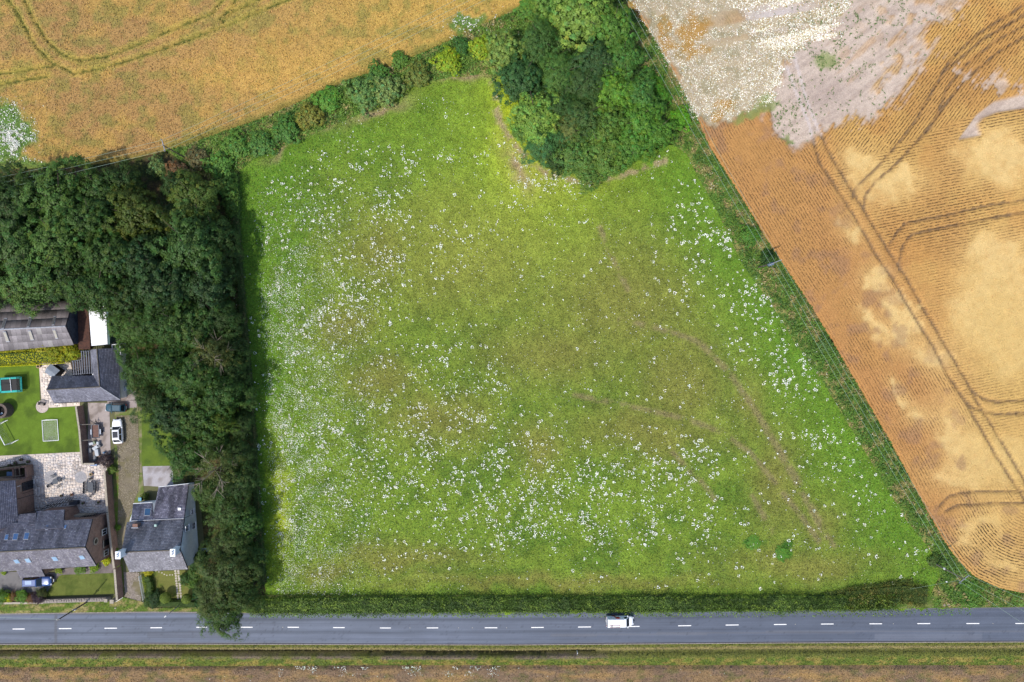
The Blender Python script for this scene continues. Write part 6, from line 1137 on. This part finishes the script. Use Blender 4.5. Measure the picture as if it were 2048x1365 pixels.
# trailer and scrap in the yard
t = lroot('trailer', 191.5, 863, 'small brown decked trailer with pale mudguards parked in the yard', 'trailer', z=.7, rz=.04); WD = pmat('trailer_boards', C4(134, 102, 90), C4(112, 84, 76), 4, .8, .3)
for k in range(5): MB().box((-.5+.25*k, 0, .62), (.235, 2.4, .05)).build('plank', WD, t)
m = MB()
for s in (-.66, .66): m.box((s, 0, .72), (.06, 2.5, .22))
for s in (-1.22, 1.22): m.box((0, s, .72), (1.3, .05, .22))
m.build('side_rail', GR, t)
for s in (-.86, .86): w_ = MB().tube((s-.09, -.1, .32), (s+.09, -.1, .32), .32, None, 16).build('wheel', TYRE, t); MB().box((s, -.1, .70), (.26, .95, .05)).build('mudguard', pmat('mudguard_grey', C4(190, 200, 214), None, 3, .4), t)
MB().tube((0, 1.2, .5), (0, 2.3, .5), .05).tube((-.55, 1.2, .5), (0, 2.0, .5), .04).tube((.55, 1.2, .5), (0, 2.0, .5), .04).build('drawbar', IRON, t)
for i, (x, y, lab) in enumerate(((181,848,'upper timber rail leaning on the yard wall above the trailer'),(184,879,'lower timber rail leaning on the yard wall below the trailer'))):
    p = P(x, y); o = MB().tube((p.x-1.0, p.y+.02, 1.8), (p.x+.9, p.y-.02, .1), .06).build('timber_rail', STONE, None, label=lab, cat='pole', group='rails leaning on the yard wall')
SC_ = [pmat('scrap_white', C4(214, 220, 226), C4(180, 190, 200), 3, .5), pmat('scrap_green', C4(170, 186, 150), None, 3, .6), pmat('scrap_blue', C4(120, 160, 200), None, 3, .5), pmat('scrap_brown', C4(140, 104, 84), None, 3, .7), pmat('scrap_grey', C4(126, 130, 136), None, 3, .6)]
words = ('white board on top of the scrap heap','grey panel at the left of the scrap heap','pale green crate in the scrap heap','white sheet lying in the middle of the scrap heap','long white sheet at the lower end of the scrap heap','brown board beside the scrap heap','blue tub at the right of the scrap heap','grey bin near the purple bush','white bag near the purple bush','brown plank under the white sheet','small white box at the top of the scrap heap','grey tray at the right of the scrap heap')
for i, (x, y, dx, dy, h, rz, mi) in enumerate(((182,888,.8,.5,.7,.2,0),(179,901,.6,.9,.6,.1,4),(187,886,.5,.5,.6,.4,1),(190,896,1.1,.6,.5,.6,0),(193,906,.7,1.3,.5,.15,0),(198,912,1.2,.25,.3,.1,3),(207,906,.35,.35,.5,0,2),(214,912,.6,.55,.8,.1,4),(206,913,.4,.5,.4,.5,0),(190,915,.9,.3,.4,1.2,3),(195,887,.45,.6,.6,.1,0),(198,893,.6,.5,.5,.5,4))):
    p = P(x, y, h); m = MB().box((p.x, p.y, h/2+.04), (dx, dy, h), rz); nm_ = words[i].split(' ')[1] if words[i].split(' ')[1] in ('board','panel','bag','bin','tub') else 'scrap_piece'
    m.build(nm_, SC_[mi], None, label=words[i], cat='scrap', group='things on the scrap heap in the yard', bevel=.05)
m = MB(); t = lroot('gas_cylinder', 192, 917, 'round grey barrel lying at the foot of the scrap heap', 'barrel'); MB().tube((0, -.4, .3), (.1, .5, .35), .3, None, 14).build('barrel_body', SC_[4], t); MB().tube((.1, .5, .35), (.11, .56, .35), .25, .2, 14).build('lid', SC_[0], t)
# things behind the garage
for i, (x, y, dx, dy, h, mi, lab) in enumerate(((243,760,.6,1.2,.8,0,'white window frame leaning behind the garage'),(247,769,1.0,.25,.5,2,'blue crate behind the garage'),(248,778,1.1,.7,.9,0,'white cabinet at the lower end behind the garage'),(246,764,.4,.5,.6,3,'brown box behind the garage'),(252,755,.5,.5,.7,4,'grey bin behind the garage'),(246,748,.25,.25,.9,0,'small white post behind the garage'))):
    p = P(x, y, h); MB().box((p.x, p.y, h/2+.02), (dx, dy, h), .1*i).build('stored_item', SC_[mi], None, label=lab, cat='clutter', group='things stored behind the garage', bevel=.03)
t = lroot('wheelie_bin', 280, 999, 'blue wheelie bin at the back of the white cottage', 'bin', z=1.0); BB = pmat('blue_bin', C4(90, 170, 200), None, 3, .4); MB().box((0, 0, .5), (.5, .55, .95), 0, 1.12).build('bin_body', BLK, t, bevel=.03); MB().box((0, 0, 1.02), (.6, .68, .07)).build('lid', BB, t, bevel=.02)
t = lroot('garden_bench', 409, 1101, 'pale blue garden seat under the trees beside the cottage', 'bench', z=.5, rz=.1); BS = pmat('pale_blue_wood', C4(176, 206, 220), None, 4, .6)
for k in range(3): MB().box((0, -.2+.2*k, .48), (1.3, .14, .04)).build('slat', BS, t)
MB().box((0, .4, .75), (1.3, .06, .5)).build('backrest', BS, t)
for sx in (-.6, .6): MB().box((sx, .05, .25), (.08, .6, .5)).build('leg', BS, t)
for x, y, r in ((8,829,.25),):
    pass

# ================================================================== POLES AND WIRES
PW = pmat('pole_wood', C4(118, 106, 96), C4(86, 76, 70), 8, .85, .2); GALV = pmat('galvanised', C4(176, 180, 188), C4(150, 154, 162), 6, .5, 0, .4, .3); INS = pmat('insulator', C4(206, 214, 226), None, 8, .3); WIRE = pmat('cable', C4(168, 192, 170), C4(140, 168, 150), 4, .5)
def pole(bx, by, h, lab, arm=None, r=.13, mat=PW, extras=()):
    p = P(bx, by); t = root('power_pole', (p.x, p.y, 0), lab, 'power pole', 'wooden poles'); MB().tube((p.x, p.y, -.2), (p.x, p.y, h), r, r*.7, 10).build('shaft', mat, t)
    if arm:
        a, L, zs = arm
        for z in zs: c = MB().box((p.x, p.y, z), (L, .12, .12), a).build('crossarm', GALV, t)
        for k in (-.47, 0, .47): MB().cyl((p.x+math.cos(a)*L*k, p.y+math.sin(a)*L*k, h+.02), .07, .32, 8, .04).build('insulator', INS, t)
    return t, p
def wire(pts, lab, grp='overhead wires', r=.02, sag=.7):
    W = []
    for (a, b) in zip(pts[:-1], pts[1:]):
        A, B = P(*a), P(*b); n = 14; s = sag*min(1, (B-A).length/60)
        for k in range(n): t = k/n; v = A.lerp(B, t); W.append(Vector((v.x, v.y, v.z-4*s*t*(1-t))))
    W.append(P(*pts[-1])); MB().path(W, r, 4).build('overhead_wire', WIRE, None, label=lab, cat='wire', group=grp)
pole(178, 1202, 8.8, 'dark pole behind the stone wall leaning out over the road in view', r=.14); p = P(178, 1202); t = bpy.data.objects['power_pole']; MB().box((p.x, p.y, 4.2), (.5, .3, .5), .4).build('junction_box', GALV, t); MB().box((p.x-.02, p.y, 8.7), (.5, .1, .1), .1).build('crossarm', GALV, t)
k = 1-8.7/H
def base_of(tx, ty, h): q = P(tx, ty, h); return q.x/S+1024, 682.5-q.y/S
bx, by = base_of(326, 291, 8.7); t1, _ = pole(bx, by, 8.7, 'wooden pole with a crossarm at the edge of the gold field, upper left', (math.radians(106), 2.2, (8.55,)))
bx, by = base_of(1551, 525, 8.7); t2, q = pole(bx, by, 8.7, 'pole with twin steel crossarms on the bank beside the tan field', (math.radians(22), 2.2, (8.55, 8.1)))
MB().box((q.x-.35, q.y-.2, 7.4), (.9, .5, .6), math.radians(20)).build('transformer', pmat('blue_grey_box', C4(110, 130, 160), None, 4, .5), t2)
for z in (3.5, 6.2): MB().tube((q.x-.2, q.y-.1, z), (q.x+.2, q.y+.1, z), .05).build('step_iron', GALV, t2)
bx, by = base_of(1929, 1159, 8.7); t3, q3 = pole(bx, by, 8.7, 'pole with a slanted crossarm near the road, lower right', (math.radians(38), 2.2, (8.55,)), mat=pmat('pole_wood_grey', C4(150, 140, 132), None, 8, .85)); MB().box((q3.x, q3.y, 3.2), (.3, .3, .35)).build('sign_plate', WMET, t3)
zt = 8.85
for a, m_, c, e, lb in (((1203,-60),(1541,529),(1919,1163),(2140,1310),'left'),((1220,-60),(1551,525),(1928,1158),(2150,1278),'middle'),((1237,-60),(1561,521),(1938,1152),(2160,1246),'right')):
    wire([(*a, zt), (*m_, zt), (*c, zt)], f'{lb} one of three wires running down the bank beside the tan field'); wire([(*c, zt), (*e, zt)], f'{lb} one of three wires crossing the road at the lower right', sag=.3)
for a, m_, e, lb in (((-80,372),(323,281),(1010,-50),'upper'),((-80,384),(326,291),(1040,-50),'middle'),((-80,396),(329,301),(1070,-50),'lower')):
    wire([(*a, zt), (*m_, zt)], f'{lb} one of three wires left of the upper left pole'); wire([(*m_, zt), (*e, zt)], f'{lb} one of three wires over the upper edge of the bank', sag=1.0)
wire([(1919,1161,8.5), (1812,1180,0.3)], 'stay wire of the lower right pole running down to the hedge', sag=0.0); q = P(1893, 1164, 5.9); MB().box(tuple(q), (.22, .14, .14)).build('wire_marker', WMET, None, label='small white marker on the stay wire', cat='marker')
wire([(116,1239,8.75), (-80,1234,8.9)], 'thin wire from the road pole to the left edge', sag=.2)
for a in ((1279,110),(1277,105),(1251,61),(1268,61)): q = P(*a, 8.6)
t = root('lamp_post', tuple(P(361, 1209)), 'short pale grey lamp post beside the road at the cottage garden', 'lamp post'); p = P(361, 1209); MB().tube((p.x, p.y, 0), (p.x, p.y, 4.4), .07, .05, 8).build('shaft', GALV, t); MB().tube((p.x, p.y, 4.4), (p.x-.35, p.y-.3, 4.6), .04).build('arm', GALV, t); MB().box((p.x-.5, p.y-.42, 4.62), (.5, .2, .1), .7).build('lamp_head', GALV, t, bevel=.02)
t = root('marker_post', tuple(P(1154, 1303)), 'white marker post in the verge above the ditch', 'post'); p = P(1154, 1302); MB().box((p.x, p.y, .5), (.1, .1, 1.1)).build('shaft', WMET, t); MB().box((p.x, p.y-.5, .35), (.06, .9, .06)).build('rail', GALV, t)
for x, y, lb in ((1887,1210,'pale stone at the road edge by the field entrance, left one'),(1896,1209,'pale stone at the road edge by the field entrance, right one')): p = P(x, y); MB().box((p.x, p.y, .2), (.5, .4, .3), .4).build('boulder', STONE, None, label=lb, cat='stone', group='stones at the field entrance', bevel=.1)
p = P(232, 1216); MB().box((p.x, p.y, .2), (.35, .25, .2), .3).build('boulder', STONE, None, label='small white stone on the verge left of the cobbled drive', cat='stone', bevel=.06)
